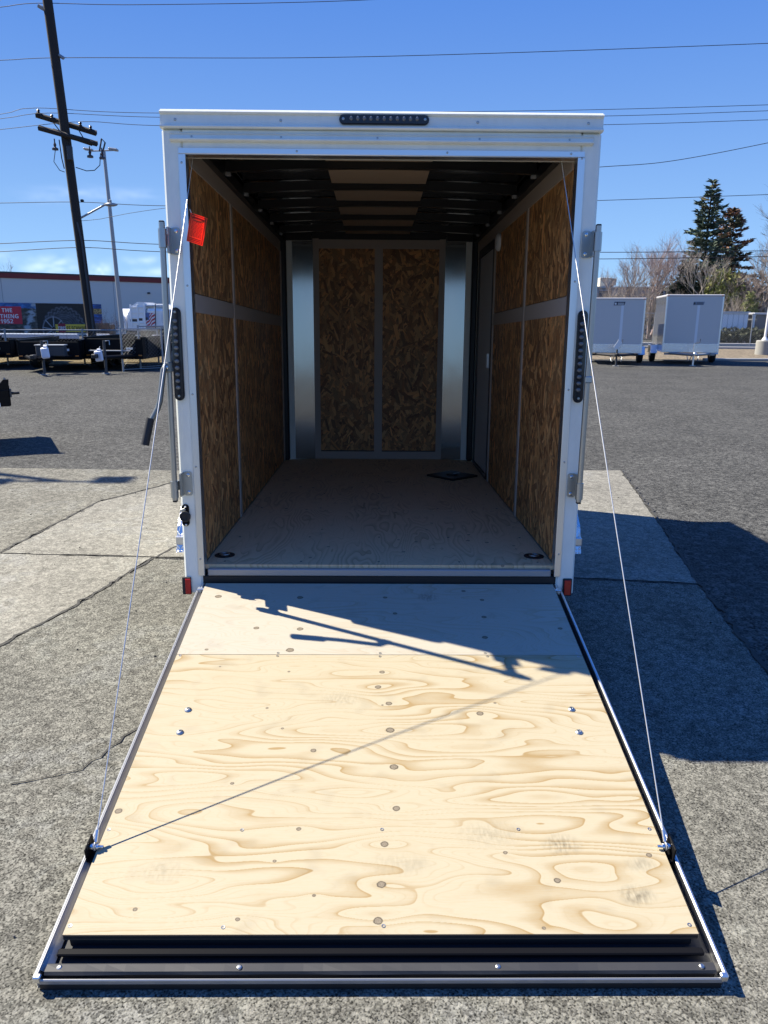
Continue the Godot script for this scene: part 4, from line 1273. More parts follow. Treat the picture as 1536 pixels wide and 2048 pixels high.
func paper_bag(label: String, p: Vector3) -> void:
	var o := thing("document_bag", label, "bag", at(p.x, p.y, p.z, -0.3), "white document bags tied to the black trailers' jacks")
	var m := MB.new()
	m.box(Vector3(0, -0.16, 0), Vector3(0.27, 0.30, 0.07), 0.034, Basis(Vector3.BACK, 0.12))
	m.box(Vector3(0.02, 0.0, 0), Vector3(0.14, 0.08, 0.04), 0.018)
	part(o, "bag", m, M.paper)
	part(o, "tie", pipe([Vector3(0.02, 0.03, 0), Vector3(0.05, 0.10, -0.02)], 0.01, 5), M.white)

func left_background() -> void:
	# tyre shop wall
	var d := Vector3(10.6, 0, -8.0).normalized()
	var X := Transform3D(Basis(d, Vector3.UP, d.cross(Vector3.UP)), Vector3(-28.2, 0, -56.6))
	var b := thing("shop_building", "long grey shop building with a dark red band along its flat roof", "building", X)
	part(b, "wall", span(Vector3(-16, 0, -14), Vector3(26, 4.30, 0)), mat(0.62, 0.61, 0.56, 0.8))
	part(b, "parapet_band", span(Vector3(-16.05, 4.22, -14), Vector3(26.05, 4.58, 0.06)), mat(0.20, 0.022, 0.020, 0.6))
	part(b, "parapet_cap", span(Vector3(-16.08, 4.58, -14), Vector3(26.08, 4.69, 0.09)), M.dark_grey)
	part(b, "wall_light", bx(Vector3(11.31, 3.38, 0.09), Vector3(0.22, 0.13, 0.18), 0.03), M.dark_grey)
	for x in [-8.0, 0.0, 8.4, 16.8]:
		part(b, "wall_joint", span(Vector3(x - 0.015, 0, 0.0), Vector3(x + 0.015, 4.22, 0.006)), mat(0.22, 0.225, 0.235, 0.9))
	# printed banner on it
	var bn := thing("banner", "wide printed banner with a big tyre, fixed to the grey shop wall", "banner", X)
	var im := banner_image()
	var pm := mat(1, 1, 1, 0.5)
	pm.albedo_texture = tex(im)
	var sh := MB.new()
	sh.quv([Vector3(-5.0, 0.15, 0.05), Vector3(7.28, 0.15, 0.05), Vector3(7.28, 2.42, 0.05), Vector3(-5.0, 2.42, 0.05)], [Vector2(0, 1), Vector2(1, 1), Vector2(1, 0), Vector2(0, 0)], Vector3.BACK)
	part(bn, "print", sh, pm)
	part(bn, "top_frame", span(Vector3(-5.02, 2.42, 0.0), Vector3(6.6, 2.49, 0.07), 0.01), mat(0.5, 0.51, 0.52, 0.5))
	part(bn, "backing", span(Vector3(-5.0, 0.14, 0.0), Vector3(7.28, 2.42, 0.046)), M.grey_metal)
	var rp := part(bn, "red_panel", span(Vector3(-1.85, 0.86, 0.046), Vector3(1.19, 2.16, 0.060)), mat(0.62, 0.02, 0.045, 0.5))
	var lines := [["DOING THE", 1.74], ["RIGHT THING", 1.30], ["SINCE 1952", 0.93]]
	for q in lines:
		var tm := lettering(q[0], 0.30, 0.01)
		var wd: float = tm.get_aabb().size.x
		part(rp, "lettering", tm, M.white, Transform3D(Basis(), Vector3(-1.68 + wd / 2.0, q[1] + 0.13, 0.066)))
	var yp := part(bn, "yellow_panel", span(Vector3(3.58, 0.24, 0.046), Vector3(5.87, 0.84, 0.060)), mat(0.80, 0.52, 0.05, 0.5))
	var rb := part(bn, "red_block", span(Vector3(3.78, 0.20, 0.056), Vector3(4.34, 0.90, 0.072)), mat(0.30, 0.012, 0.03, 0.5))
	part(rb, "lettering", lettering("TIRES", 0.20, 0.01), M.white, Transform3D(Basis().scaled(Vector3(0.86, 1.2, 1)), Vector3(4.06, 0.54, 0.078)))
	part(yp, "lettering", lettering("LES SCHWAB", 0.27, 0.01), mat(0.03, 0.022, 0.01, 0.6), Transform3D(Basis().scaled(Vector3(0.76, 1.15, 1)), Vector3(5.10, 0.52, 0.066)))
	# small sign plates and low wall before the banner
	var lw := thing("low_barrier", "pale blue low barrier behind the chain link fence below the banner", "barrier", at(-15.4, 0, -30.0))
	part(lw, "panel", span(Vector3(-4.0, 0.1, -0.2), Vector3(2.68, 0.82, 0.0), 0.03), mat(0.30, 0.38, 0.50, 0.5))
	for i in 5:
		part(lw, "seam", span(Vector3(-3.2 + i * 1.35, 0.12, 0.0), Vector3(-3.17 + i * 1.35, 0.79, 0.008)), mat(0.20, 0.25, 0.33, 0.6))
	part(lw, "foot", span(Vector3(-4.0, 0, -0.2), Vector3(2.68, 0.1, 0.02)), M.dark_grey)
	var wp := thing("white_post", "leaning white post standing at the left edge before the banner", "post")
	part(wp, "post", pipe([Vector3(-15.72, 0.0, -29.2), Vector3(-15.92, 2.05, -29.2)], 0.07, 10), M.white)
	part(wp, "cap", bx(Vector3(-15.925, 2.07, -29.2), Vector3(0.16, 0.04, 0.16), 0.01), M.white)
	var ss := thing("small_sign", "small white sign plate on a short stand below the banner's right end", "sign", at(-13.1, 0, -31.0))
	part(ss, "plate", bx(Vector3(0.9, 0.72, 0), Vector3(1.0, 0.16, 0.03), 0.01), M.white)
	for x in [0.5, 1.3]:
		part(ss, "leg", pipe([Vector3(x, 0, -0.03), Vector3(x, 0.68, -0.03)], 0.02, 6), M.dark_grey)
	var bb := thing("wooden_bin", "weathered wooden bin standing left of the tall lamp pole by the shop", "bin", at(-15.6, 0, -41))
	for i in 7:
		part(bb, "slat", span(Vector3(-0.55 + i * 0.16, 0.05, 0), Vector3(-0.41 + i * 0.16, 1.15, 0.04), 0.006), mat(0.10, 0.09, 0.078, 0.9))
	part(bb, "box", span(Vector3(-0.55, 0.02, -0.9), Vector3(0.55, 1.05, -0.01)), M.dark_grey)
	shrub_bare("bare_shrub", "thin bare reddish shrub beside the tall lamp pole", Vector3(-14.6, 0, -39.5), 2.0, 0.9, 61, Color(0.10, 0.07, 0.065), 9)
	utility_pole()
	lamp_pole("lamp_pole", "tall slim grey lamp pole with two flat heads behind the wooden utility pole", Vector3(-12.72, 0, -36.0), Vector3(-12.98, 9.10, -36.0), 0.115, 0.075)
	truck()
	chain_fence("low chain link fence behind the black trailers at the left", Vector3(-19.0, 0.0, -20.6), Vector3(-7.4, 0, -23.0), 1.12, 2.3, 0.11, 0.0022)
	chain_fence("short chain link gate panel beside the trailer's left edge", Vector3(-7.30, 0.0, -20.6), Vector3(-5.1, 0, -24.6), 1.28, 1.4, 0.12, 0.0030)
	chain_fence("chain link panel folded against the end of the black trailers", Vector3(-7.45, 0.0, -19.4), Vector3(-6.55, 0, -20.4), 1.22, 1.0, 0.11, 0.0032)
	black_trailer("black open trailer with a grey tool box on its tongue", at(-9.45, 0, -19.1, 0.12), 1.70, 0.36, 4.2, true)
	black_trailer("black open trailer with tall sides nearest the chain link gate", at(-7.80, 0, -19.75, -0.03), 1.72, 0.44, 4.4, false)
	black_trailer("black open trailer cut off by the left picture edge, beyond the toolbox one", at(-11.9, 0, -20.0, 0.12), 1.8, 0.34, 4.6, false)
	paper_bag("white document bag on the jack of the trailer with the tool box", Vector3(-9.03, 0.76, -17.85))
	paper_bag("white document bag on the jack of the trailer nearest the gate", Vector3(-7.78, 0.66, -18.40))
	# near left: rear end of another black trailer, mostly outside the picture
	var n := thing("utility_trailer", "black trailer end poking in at the left edge, much nearer than the others", "trailer", at(-4.50, 0, -6.0, 0.47))
	part(n, "tail_board", span(Vector3(-2.6, 0.53, -0.05), Vector3(0.0, 0.73, 0.0), 0.008), M.black_gloss)
	var gus := MB.new()
	gus.extrude(PackedVector2Array([Vector2(-0.16, 0.73), Vector2(0.0, 0.73), Vector2(0.01, 0.855), Vector2(-0.05, 0.855)]), Transform3D(Basis(), Vector3(0, 0, -0.05)), 0.03)
	part(n, "corner_gusset", gus, M.black_gloss)
	part(n, "side_plate", span(Vector3(-0.02, 0.53, -1.4), Vector3(0.01, 0.78, -0.05), 0.006), M.black_gloss)
	part(n, "deck", span(Vector3(-2.6, 0.60, -1.4), Vector3(-0.03, 0.66, -0.06), 0.006), M.black)
	part(n, "hitch_pin", pipe([Vector3(0.0, 0.685, -0.02), Vector3(0.115, 0.69, -0.02)], 0.017, 8), M.black)
	part(n, "pin_plate", bx(Vector3(0.016, 0.69, -0.02), Vector3(0.02, 0.10, 0.08), 0.004), M.dark_grey)
	part(n, "data_label", bx(Vector3(-0.16, 0.555, 0.003), Vector3(0.10, 0.045, 0.004)), M.paper)
	for z in [-0.3, -1.1]:
		wheel_part(n, Vector3(-2.2, 0.33, z), 0.33, 0.20)
	# lamp pole outside the frame whose two heads throw soft shadows on the slab
	lamp_pole("lamp_pole", "grey lot lamp pole with two heads standing left of the picture", Vector3(-10.6, 0, -7.4), Vector3(-10.6, 8.6, -7.4), 0.10, 0.06)
	bare_tree("bare_tree", "bare twiggy tree top behind the shop at the far left", Vector3(-34.0, 0, -72.0), 6.6, 3.0, 301, Color(0.10, 0.085, 0.075), 0.5)

func banner_image() -> Image:
	var w := 820
	var h := 152
	var im := Image.create(w, h, false, Image.FORMAT_RGB8)
	var f := noise(FastNoiseLite.TYPE_SIMPLEX, 0.02, 4, 77)
	for y in h:
		for x in w:
			var s := x / float(w) * 12.28 - 5.0      # metres along the wall
			var z := 2.42 - y / float(h) * 2.27
			var k := f.get_noise_2d(x, y * 1.6)
			var c := Color(0.34, 0.33, 0.30) * (0.8 + 0.5 * k)
			if z > 2.02 + 0.22 * f.get_noise_2d(x * 0.5, 3.0):
				c = Color(0.20, 0.42, 0.66) * (0.95 + 0.3 * k)
			if s > 1.2 and s < 2.6:            # pale car flank
				var e := absf(s - 1.7 - (z - 1.2) * 0.35)
				c = c.lerp(Color(0.62, 0.66, 0.68), clampf(1.0 - e * 2.6 + k, 0, 1))
			if s > 2.25 and s < 6.35:
				c = Color(0.075, 0.078, 0.085) * (0.9 + 0.5 * k)
			var r := Vector2(s - 4.25, (z - 0.62) * 1.0).length()
			if r < 1.62 and s > 1.6 and s < 6.35:
				var blocks := 0.5 + 0.5 * signf(sin(r * 22.0 + 1.5 * sin(atan2(z - 0.62, s - 4.25) * 26.0)))
				c = Color(0.30, 0.31, 0.33) * (0.55 + (0.5 * blocks if r > 1.15 else 0.30 + 0.15 * sin(r * 40.0)) + 0.25 * k)
			var r2 := Vector2((s - 3.45) / 0.85, z - 0.45).length()
			if r2 < 1.02:
				c = Color(0.10, 0.105, 0.11)
				if r2 > 0.90:
					c = Color(0.42, 0.43, 0.45)
				var a := fposmod(atan2(z - 0.45, s - 3.45) + 0.2, TAU / 9.0)
				if r2 > 0.2 and absf(a - TAU / 18.0) * r2 < 0.045:
					c = Color(0.55, 0.57, 0.59)
			if s > 6.35:
				c = Color(0.20, 0.34, 0.55) * (1.0 + 0.5 * f.get_noise_2d(x, y * 5.0))
				if absf(z - 1.85) < 0.22:
					c = Color(0.62, 0.50, 0.30) * (1.0 + 0.6 * f.get_noise_2d(x * 4.0, y * 4.0))
			c.a = 1.0
			im.set_pixel(x, y, c)
	return im

func utility_pole() -> void:
	var p := thing("utility_pole", "tall dark wooden utility pole with two crossarms, leaning a little", "utility pole")
	part(p, "pole", pipe([Vector3(-9.54, 0.0, -23), Vector3(-9.66, 2.7, -23), Vector3(-9.87, 7.09, -23), Vector3(-10.06, 10.85, -23), Vector3(-10.12, 12.4, -23)], 0.145, 14), M.pole_wood)
	var arm := func(a: Vector3, b: Vector3, th: float) -> MB:
		var m := MB.new()
		m.tube([a, b], [th], 4)
		return m
	part(p, "crossarm", arm.call(Vector3(-10.80, 7.72, -23.15), Vector3(-8.98, 7.22, -23.25), 0.085), M.pole_wood)
	part(p, "crossarm", arm.call(Vector3(-10.62, 7.27, -22.80), Vector3(-8.83, 6.82, -22.80), 0.080), M.pole_wood)
	part(p, "crossarm", arm.call(Vector3(-10.34, 7.28, -23.2), Vector3(-9.12, 6.90, -23.2), 0.070), M.pole_wood)
	part(p, "brace", pipe([Vector3(-10.33, 7.56, -23.2), Vector3(-9.9, 6.98, -23.16)], 0.018, 5), M.dark_grey)
	part(p, "brace", pipe([Vector3(-9.55, 7.36, -23.2), Vector3(-9.30, 6.93, -23.16)], 0.018, 5), M.dark_grey)
	part(p, "standoff_arm", arm.call(Vector3(-10.34, 10.70, -22.95), Vector3(-10.03, 10.53, -23.0), 0.055), mat(0.30, 0.31, 0.32, 0.6))
	part(p, "standoff_arm", arm.call(Vector3(-9.95, 9.42, -23.0), Vector3(-9.70, 9.27, -22.95), 0.05), mat(0.30, 0.31, 0.32, 0.6))
	for q in [Vector3(-10.72, 7.78, -23.15), Vector3(-10.32, 7.64, -23.18), Vector3(-9.15, 7.34, -23.24), Vector3(-9.45, 7.44, -23.2)]:
		var m := MB.new()
		m.lathe([Vector2(0.02, -0.06), Vector2(0.06, 0.0), Vector2(0.03, 0.03), Vector2(0.055, 0.06), Vector2(0.03, 0.10), Vector2(0, 0.11)], 8, Transform3D(Basis(), q))
		part(p, "insulator", m, M.porcelain)
	for q in [Vector3(-10.20, 6.90, -22.9), Vector3(-9.10, 6.68, -22.85), Vector3(-8.72, 6.64, -22.85)]:
		var m := MB.new()
		m.lathe([Vector2(0, -0.26), Vector2(0.10, -0.25), Vector2(0.10, -0.20), Vector2(0.03, -0.16), Vector2(0.05, -0.10), Vector2(0.02, -0.02), Vector2(0.02, 0.08)], 8, Transform3D(Basis(), q))
		part(p, "insulator", m, M.porcelain)
	part(p, "cut_out_switch", pipe([Vector3(-8.78, 6.60, -22.8), Vector3(-8.68, 6.98, -22.8), Vector3(-8.58, 6.86, -22.8), Vector3(-8.68, 6.58, -22.8)], 0.026, 6), M.porcelain)
	part(p, "jumper_wire", pipe([Vector3(-8.75, 6.55, -22.8), Vector3(-8.80, 6.20, -22.8), Vector3(-8.98, 6.05, -22.8), Vector3(-9.25, 6.04, -22.85), Vector3(-9.6, 6.15, -22.9)], 0.014, 5), M.wire)
	part(p, "jumper_wire", pipe([Vector3(-10.05, 6.95, -22.9), Vector3(-10.0, 6.4, -22.85), Vector3(-9.95, 6.1, -22.85)], 0.018, 5), M.wire)
	part(p, "jumper_wire", pipe([Vector3(-10.2, 6.65, -22.9), Vector3(-10.26, 6.3, -22.85), Vector3(-10.1, 6.05, -22.85), Vector3(-9.95, 6.0, -22.85)], 0.012, 5), M.wire)
	part(p, "equipment_box", bx(Vector3(-9.72, 6.55, -22.82), Vector3(0.16, 0.42, 0.14), 0.02), M.dark_grey)
	part(p, "lamp_arm", pipe([Vector3(-9.72, 4.60, -23.0), Vector3(-9.2, 4.86, -23.0), Vector3(-8.82, 5.05, -23.0)], 0.032, 8), M.grey_metal)
	var hd := MB.new()
	hd.ball(Vector3(-8.62, 5.06, -23.0), Vector3(0.23, 0.06, 0.11), 10, 6)
	hd.box(Vector3(-8.62, 5.16, -23.0), Vector3(0.07, 0.10, 0.07), 0.015)
	part(p, "street_light", hd, M.grey_metal)
	part(p, "cable_clamp", bx(Vector3(-9.52, 5.17, -22.98), Vector3(0.10, 0.08, 0.10), 0.02), M.black)
	part(p, "conduit", pipe([Vector3(-9.70, 4.5, -22.87), Vector3(-9.60, 3.9, -22.85), Vector3(-9.42, 0.0, -22.85)], 0.03, 8), M.dark_grey)

func lamp_pole(called: String, label: String, a: Vector3, b: Vector3, r0: float, r1: float) -> void:
	var p := thing(called, label, "lamp pole")
	var m := MB.new()
	m.tube([a, b], [r0, r1], 10)
	part(p, "pole", m, M.grey_metal)
	part(p, "base", pipe([a, a + Vector3(0, 0.12, 0)], r0 * 2.2, 12), mat(0.35, 0.34, 0.31, 0.85))
	part(p, "lamp_arm", pipe([b + Vector3(-0.62, 0.02, 0), b + Vector3(0.45, 0.06, 0)], 0.035, 6), M.grey_metal)
	part(p, "lamp_head", bx(b + Vector3(-0.72, 0.09, 0), Vector3(0.42, 0.09, 0.30), 0.03, Basis(Vector3.BACK, -0.12)), M.grey_metal)
	part(p, "lamp_head", bx(b + Vector3(0.42, 0.12, -0.12), Vector3(0.42, 0.10, 0.32), 0.03, Basis(Vector3.BACK, -0.12)), M.grey_metal)

func truck() -> void:
	var t := thing("white_truck", "large white work truck with a flag panel on its side, parked by the shop", "truck", at(-12.6, 0, -40.0))
	var wm := mat(0.86, 0.86, 0.85, 0.35)
	part(t, "chassis", span(Vector3(-1.3, 0.55, -2.2), Vector3(2.6, 0.75, -0.2)), M.dark_grey)
	var body := MB.new()
	body.extrude(PackedVector2Array([Vector2(-1.15, 0.75), Vector2(-0.15, 0.75), Vector2(-0.15, 2.28), Vector2(-0.55, 2.30), Vector2(-0.90, 2.05), Vector2(-1.15, 1.55)]), Transform3D(Basis(), Vector3(0, 0, -2.2)), 2.1)
	part(t, "hopper", body, wm)
	for i in 4:
		part(t, "rib", span(Vector3(-1.0 + 0.02 * i, 1.15 + i * 0.28, -0.1), Vector3(-0.2, 1.20 + i * 0.28, -0.04), 0.01), wm)
	for x in [-0.92, -0.55, -0.18]:
		part(t, "rib", span(Vector3(x - 0.04, 0.75, -0.1), Vector3(x + 0.04, 2.15, -0.03), 0.01), wm)
	for i in 3:
		part(t, "hopper_shade_patch", span(Vector3(-0.88 + 0.36 * i - 0.12 * (1 if i == 0 else 0), 1.25 + 0.05 * i, -0.1), Vector3(-0.62 + 0.30 * i, 1.38 + 0.05 * i, -0.092)), M.dark_grey)  # flat dark plates, the shade of hollows put on as colour
	part(t, "lower_shade_strip", span(Vector3(-0.13, 0.78, -0.14), Vector3(0.95, 0.88, -0.06)), M.dark_grey)  # dark bar painting in the shade of a gap under the tank
	part(t, "ladder_rail", pipe([Vector3(0.40, 0.9, -0.02), Vector3(0.46, 2.2, -0.02)], 0.025, 6), M.dark_grey)
	part(t, "tailgate", bx(Vector3(-1.38, 1.35, -1.1), Vector3(0.10, 1.2, 1.8), 0.03, Basis(Vector3.BACK, 0.18)), wm)
	part(t, "lift_arm", pipe([Vector3(-1.5, 1.9, 0.0), Vector3(-1.30, 1.45, 0.0), Vector3(-1.25, 0.8, 0.0)], 0.05, 6), wm)
	part(t, "tank", span(Vector3(-0.12, 0.85, -2.1), Vector3(0.85, 1.95, -0.12), 0.12), wm)
	part(t, "roof_rack", span(Vector3(-0.12, 2.08, -2.0), Vector3(1.0, 2.20, -0.25), 0.03), wm)
	part(t, "cab", span(Vector3(0.92, 0.72, -2.2), Vector3(2.5, 2.12, -0.1), 0.20), wm)
	part(t, "side_window", span(Vector3(1.35, 1.42, -0.12), Vector3(2.1, 1.88, -0.085), 0.02), M.glass)
	part(t, "mirror", bx(Vector3(0.98, 1.45, 0.02), Vector3(0.06, 0.42, 0.14), 0.02), M.dark_grey)
	part(t, "valve", bx(Vector3(-0.5, 0.85, 0.02), Vector3(0.28, 0.22, 0.16), 0.05), wm)
	for i in 3:
		part(t, "hose", pipe([Vector3(-1.1 + i * 0.3, 0.72, 0.0), Vector3(-0.95 + i * 0.3, 0.55, 0.05), Vector3(-0.8 + i * 0.3, 0.74, 0.0)], 0.03, 6), M.dark_grey)
	for x in [-0.75, 0.35, 1.9]:
		var X := Transform3D(Basis(Vector3.RIGHT, PI / 2), Vector3(x, 0.46, -0.3))
		var m := MB.new()
		m.lathe([Vector2(0.25, -0.14), Vector2(0.42, -0.14), Vector2(0.46, -0.09), Vector2(0.46, 0.09), Vector2(0.42, 0.14), Vector2(0.25, 0.14)], 18, X)
		var wh := part(t, "wheel", m, M.tyre)
		var q := MB.new()
		q.lathe([Vector2(0.26, 0.10), Vector2(0.1, 0.05), Vector2(0, 0.05)], 12, X)
		part(wh, "rim", q, wm)
	var im := Image.create(72, 72, false, Image.FORMAT_RGB8)
	for y in 72:
		for x in 72:
			var k := int(floorf((y + x * 0.75 + 3.0 * sin(x * 0.16)) / 9.0))
			var c := Color(0.72, 0.22, 0.25) if k % 2 == 0 else Color(0.86, 0.86, 0.87)
			if x < 30 and y < 36:
				c = Color(0.24, 0.33, 0.55) if (x / 4 + y / 4) % 2 == 0 else Color(0.42, 0.50, 0.66)
			im.set_pixel(x, y, c)
	var fm := mat(1, 1, 1, 0.5)
	fm.albedo_texture = tex(im)
	var fq := MB.new()
	fq.quv([Vector3(-0.19, 0.95, -0.10), Vector3(0.38, 0.95, -0.10), Vector3(0.38, 1.72, -0.10), Vector3(-0.12, 1.72, -0.10)], [Vector2(0, 1), Vector2(1, 1), Vector2(1, 0), Vector2(0, 0)], Vector3.BACK)
	part(t, "flag_panel", fq, fm)

func power_lines() -> void:
	var what := [
		["power line, the topmost one, running to the head of the wooden pole", [-13.35, 10.49, -11.51, 10.66, -10.34, 10.78, -7.26, 10.77, -0.56, 10.96, 5.22, 11.41], 0.013],
		["power line, long and single, well above the trailer roof", [-14.77, 9.13, -11.68, 9.21, -9.71, 9.30, -2.42, 9.37, 3.77, 9.56, 12.08, 9.91, 16.17, 10.13], 0.013],
		["upper of the three lines at the top crossarm", [-15.02, 7.41, -11.86, 7.69, -10.72, 7.88, -6.85, 7.77, 4.79, 7.94, 12.31, 8.18, 16.48, 8.37], 0.011],
		["middle of the three lines at the top crossarm", [-15.05, 7.26, -11.88, 7.56, -10.32, 7.74, -6.86, 7.65, 0.06, 7.70, 7.10, 7.81, 12.34, 8.01, 16.51, 8.18], 0.011],
		["lowest of the three lines at the top crossarm", [-15.10, 6.90, -11.92, 7.25, -9.30, 7.50, -6.88, 7.41, 0.07, 7.44, 7.12, 7.56, 12.37, 7.75, 16.56, 7.91], 0.011],
		["power line rising steeply toward the right picture edge", [2.32, 5.99, 7.14, 6.32, 9.37, 6.51, 12.46, 7.08, 16.55, 7.98], 0.013],
		["thick line passing in front of the tall conifer's top", [-15.38, 5.01, -12.17, 5.08, -9.60, 5.13, -6.87, 5.04, 0.08, 5.07, 7.05, 5.31, 12.66, 5.54, 16.95, 5.72], 0.012],
		["short service wire rising right from the street light arm", [-9.62, 4.56, -9.0, 4.62, -8.18, 4.78, -6.88, 4.97, -4.12, 5.29], 0.009],
		["upper of the paired low cables crossing the bare trees", [-15.58, 3.68, -12.32, 3.84, -9.60, 3.96, -7.11, 3.86, 0.09, 3.72, 7.17, 3.72, 12.89, 3.81, 17.27, 3.90], 0.014],
		["lower of the paired low cables crossing the bare trees", [-15.62, 3.41, -12.35, 3.59, -9.65, 3.74, -7.12, 3.63, 0.09, 3.48, 7.19, 3.51, 12.92, 3.63, 17.30, 3.72], 0.014]]
	for q in what:
		var c := Curve3D.new()
		var n: int = q[1].size() / 2
		for i in n:
			var p := Vector3(q[1][i * 2], q[1][i * 2 + 1], -23.0)
			var a := Vector3(q[1][maxi(i - 1, 0) * 2], q[1][maxi(i - 1, 0) * 2 + 1], -23.0)
			var b := Vector3(q[1][mini(i + 1, n - 1) * 2], q[1][mini(i + 1, n - 1) * 2 + 1], -23.0)
			var d := (b - a) * 0.16
			c.add_point(p, -d, d)
		c.bake_interval = 0.5
		var pts := Array(c.get_baked_points())
		var o := MeshInstance3D.new()
		o.name = numbered("power_line")
		o.mesh = pipe(pts, q[2] * 0.8, 5).mesh()
		o.material_override = M.wire
		add_child(o)
		tag(o, q[0], "power line", "power lines strung across the sky")

# ---------------------------------------------------------------- right side and plants
func branch(m: MB, p: Vector3, d: Vector3, length: float, r: float, depth: int, g: RandomNumberGenerator, spread: float, lift: float) -> void:
	var q := p
	var pts := [p]
	var rad := [r]
	var segs := 3
	for i in segs:
		d = (d + Vector3(g.randfn(), g.randfn() * 0.6 + lift, g.randfn()) * 0.13).normalized()
		q += d * length / segs
		pts.append(q)
		rad.append(lerpf(r, r * 0.55, float(i + 1) / segs))
	m.tube(pts, rad, 4 if r > 0.03 else 3, false)
	if depth <= 0:
		return
	var n := g.randi_range(3, 4) if depth > 1 else g.randi_range(4, 7)
	for i in n:
		var f := g.randf_range(0.35, 1.0)
		var k := mini(int(f * segs), segs - 1)
		var o: Vector3 = pts[k].lerp(pts[k + 1], f * segs - k) if f < 1.0 else q
		var e := (d + Vector3(g.randfn(), g.randfn() * 0.5 + lift * 0.6, g.randfn()) * spread).normalized()
		branch(m, o, e, length * g.randf_range(0.55, 0.8), r * 0.55, depth - 1, g, spread, lift)

func bare_tree(called: String, label: String, p: Vector3, h: float, w: float, sd: int, c: Color, spread: float, trunks := 1, group := "") -> void:
	var t := thing(called, label, "tree", Transform3D(Basis(), p), group)
	var g := RandomNumberGenerator.new()
	g.seed = sd
	var m := mat(c.r, c.g, c.b, 0.9)
	var tr := MB.new()
	var cr := MB.new()
	for k in trunks:
		var lean := Vector3(g.randfn(), 0, g.randfn()) * (0.10 + 0.16 * (1 if trunks > 1 else 0))
		var top := Vector3(0, h * 0.32, 0) + lean * h * 0.4
		tr.tube([Vector3(lean.x * 0.4, -0.05, lean.z * 0.4), top * 0.5, top], [h * 0.016, h * 0.013, h * 0.010], 6, false)
		for i in (7 if trunks == 1 else 4):
			var a := g.randf() * TAU
			var d := Vector3(cos(a) * w / h * 1.3, g.randf_range(0.7, 1.2), sin(a) * w / h * 1.3).normalized()
			branch(cr, top * g.randf_range(0.55, 1.0), d, h * g.randf_range(0.24, 0.34), h * 0.0065, 4, g, spread, 0.35)
	part(t, "trunk", tr, m)
	part(t, "crown", cr, m)

func shrub_bare(called: String, label: String, p: Vector3, h: float, w: float, sd: int, c: Color, stems: int, group := "") -> void:
	var t := thing(called, label, "shrub", Transform3D(Basis(), p), group)
	var g := RandomNumberGenerator.new()
	g.seed = sd
	var m := MB.new()
	for i in stems:
		var a := g.randf() * TAU
		var o := Vector3(cos(a), 0, sin(a)) * w * 0.35 * sqrt(g.randf())
		var d := Vector3(o.x / w * 0.9, 1.0, o.z / w * 0.9).normalized()
		branch(m, o, d, h * g.randf_range(0.35, 0.5), h * 0.0055, 3, g, 0.34, 0.5)
	part(t, "stems", m, mat(c.r, c.g, c.b, 0.9))

func conifer(called: String, label: String, p: Vector3, h: float, w: float, sd: int, green: Color, brown: Color, brown_share: float, low: float) -> void:
	var t := thing(called, label, "conifer tree", Transform3D(Basis(), p))
	var g := RandomNumberGenerator.new()
	g.seed = sd
	var tr := MB.new()
	tr.tube([Vector3(0, -0.05, 0), Vector3(0, h * 0.98, 0)], [h * 0.018, h * 0.003], 7, false)
	part(t, "trunk", tr, mat(0.055, 0.042, 0.032, 0.95))
	var m := MB.new()
	m.tinted = true
	var y := h * low
	while y < h * 0.985:
		var f := (y - h * low) / (h * (1.0 - low))
		var reach := w * 0.5 * pow(1.0 - f, 0.72) * g.randf_range(0.72, 1.15) + 0.12
		var n := 5 + int(3 * (1.0 - f))
		var a0 := g.randf() * TAU
		for i in n:
			if g.randf() < 0.15:
				continue
			var a := a0 + TAU * i / n + g.randfn() * 0.25
			var L := reach * g.randf_range(0.55, 1.12)
			var dir := Vector3(cos(a), 0, sin(a))
			var rise := g.randf_range(-0.25, 0.25) + 0.35 * f
			var shade := g.randf_range(0.65, 1.35)
			var base := green.lerp(brown, 1.0 if g.randf() < brown_share * (0.4 + 0.9 * maxf(0.0, dir.x)) else 0.0) * shade
			var bl := int(8 + L * 22)
			for j in bl:
				var s := pow((j + g.randf()) / bl, 0.75)
				var c := Vector3(0, y, 0) + dir * L * s + Vector3(0, rise * L * s - 0.12 * L * s * s + 0.10 * L * s * s * s, 0)
				var side := dir.cross(Vector3.UP) * g.randfn() * 0.16 * (1.1 - s) * L
				c += side + Vector3(0, g.randfn() * 0.05, 0)
				var out := (dir * 0.9 + side.normalized() * 0.7 + Vector3(0, g.randf_range(-0.25, 0.65), 0)).normalized()
				var len := g.randf_range(0.22, 0.46)
				var wd := out.cross(Vector3(g.randfn(), 1.0, g.randfn()).normalized()).normalized() * g.randf_range(0.05, 0.10)
				var k := base * g.randf_range(0.75, 1.3)
				m.col = Color(k.r, k.g, k.b)
				m.tri(c - wd, c + wd, c + out * len, Vector3.UP)
				m.tri(c - wd * 0.4 - Vector3(0, 0.07, 0), c + wd * 0.4 + Vector3(0, 0.07, 0), c + out * len * 0.8, dir)
		y += h * g.randf_range(0.019, 0.031)
	var cm := mat(1, 1, 1, 0.8)
	cm.vertex_color_use_as_albedo = true
	part(t, "crown", m, cm)

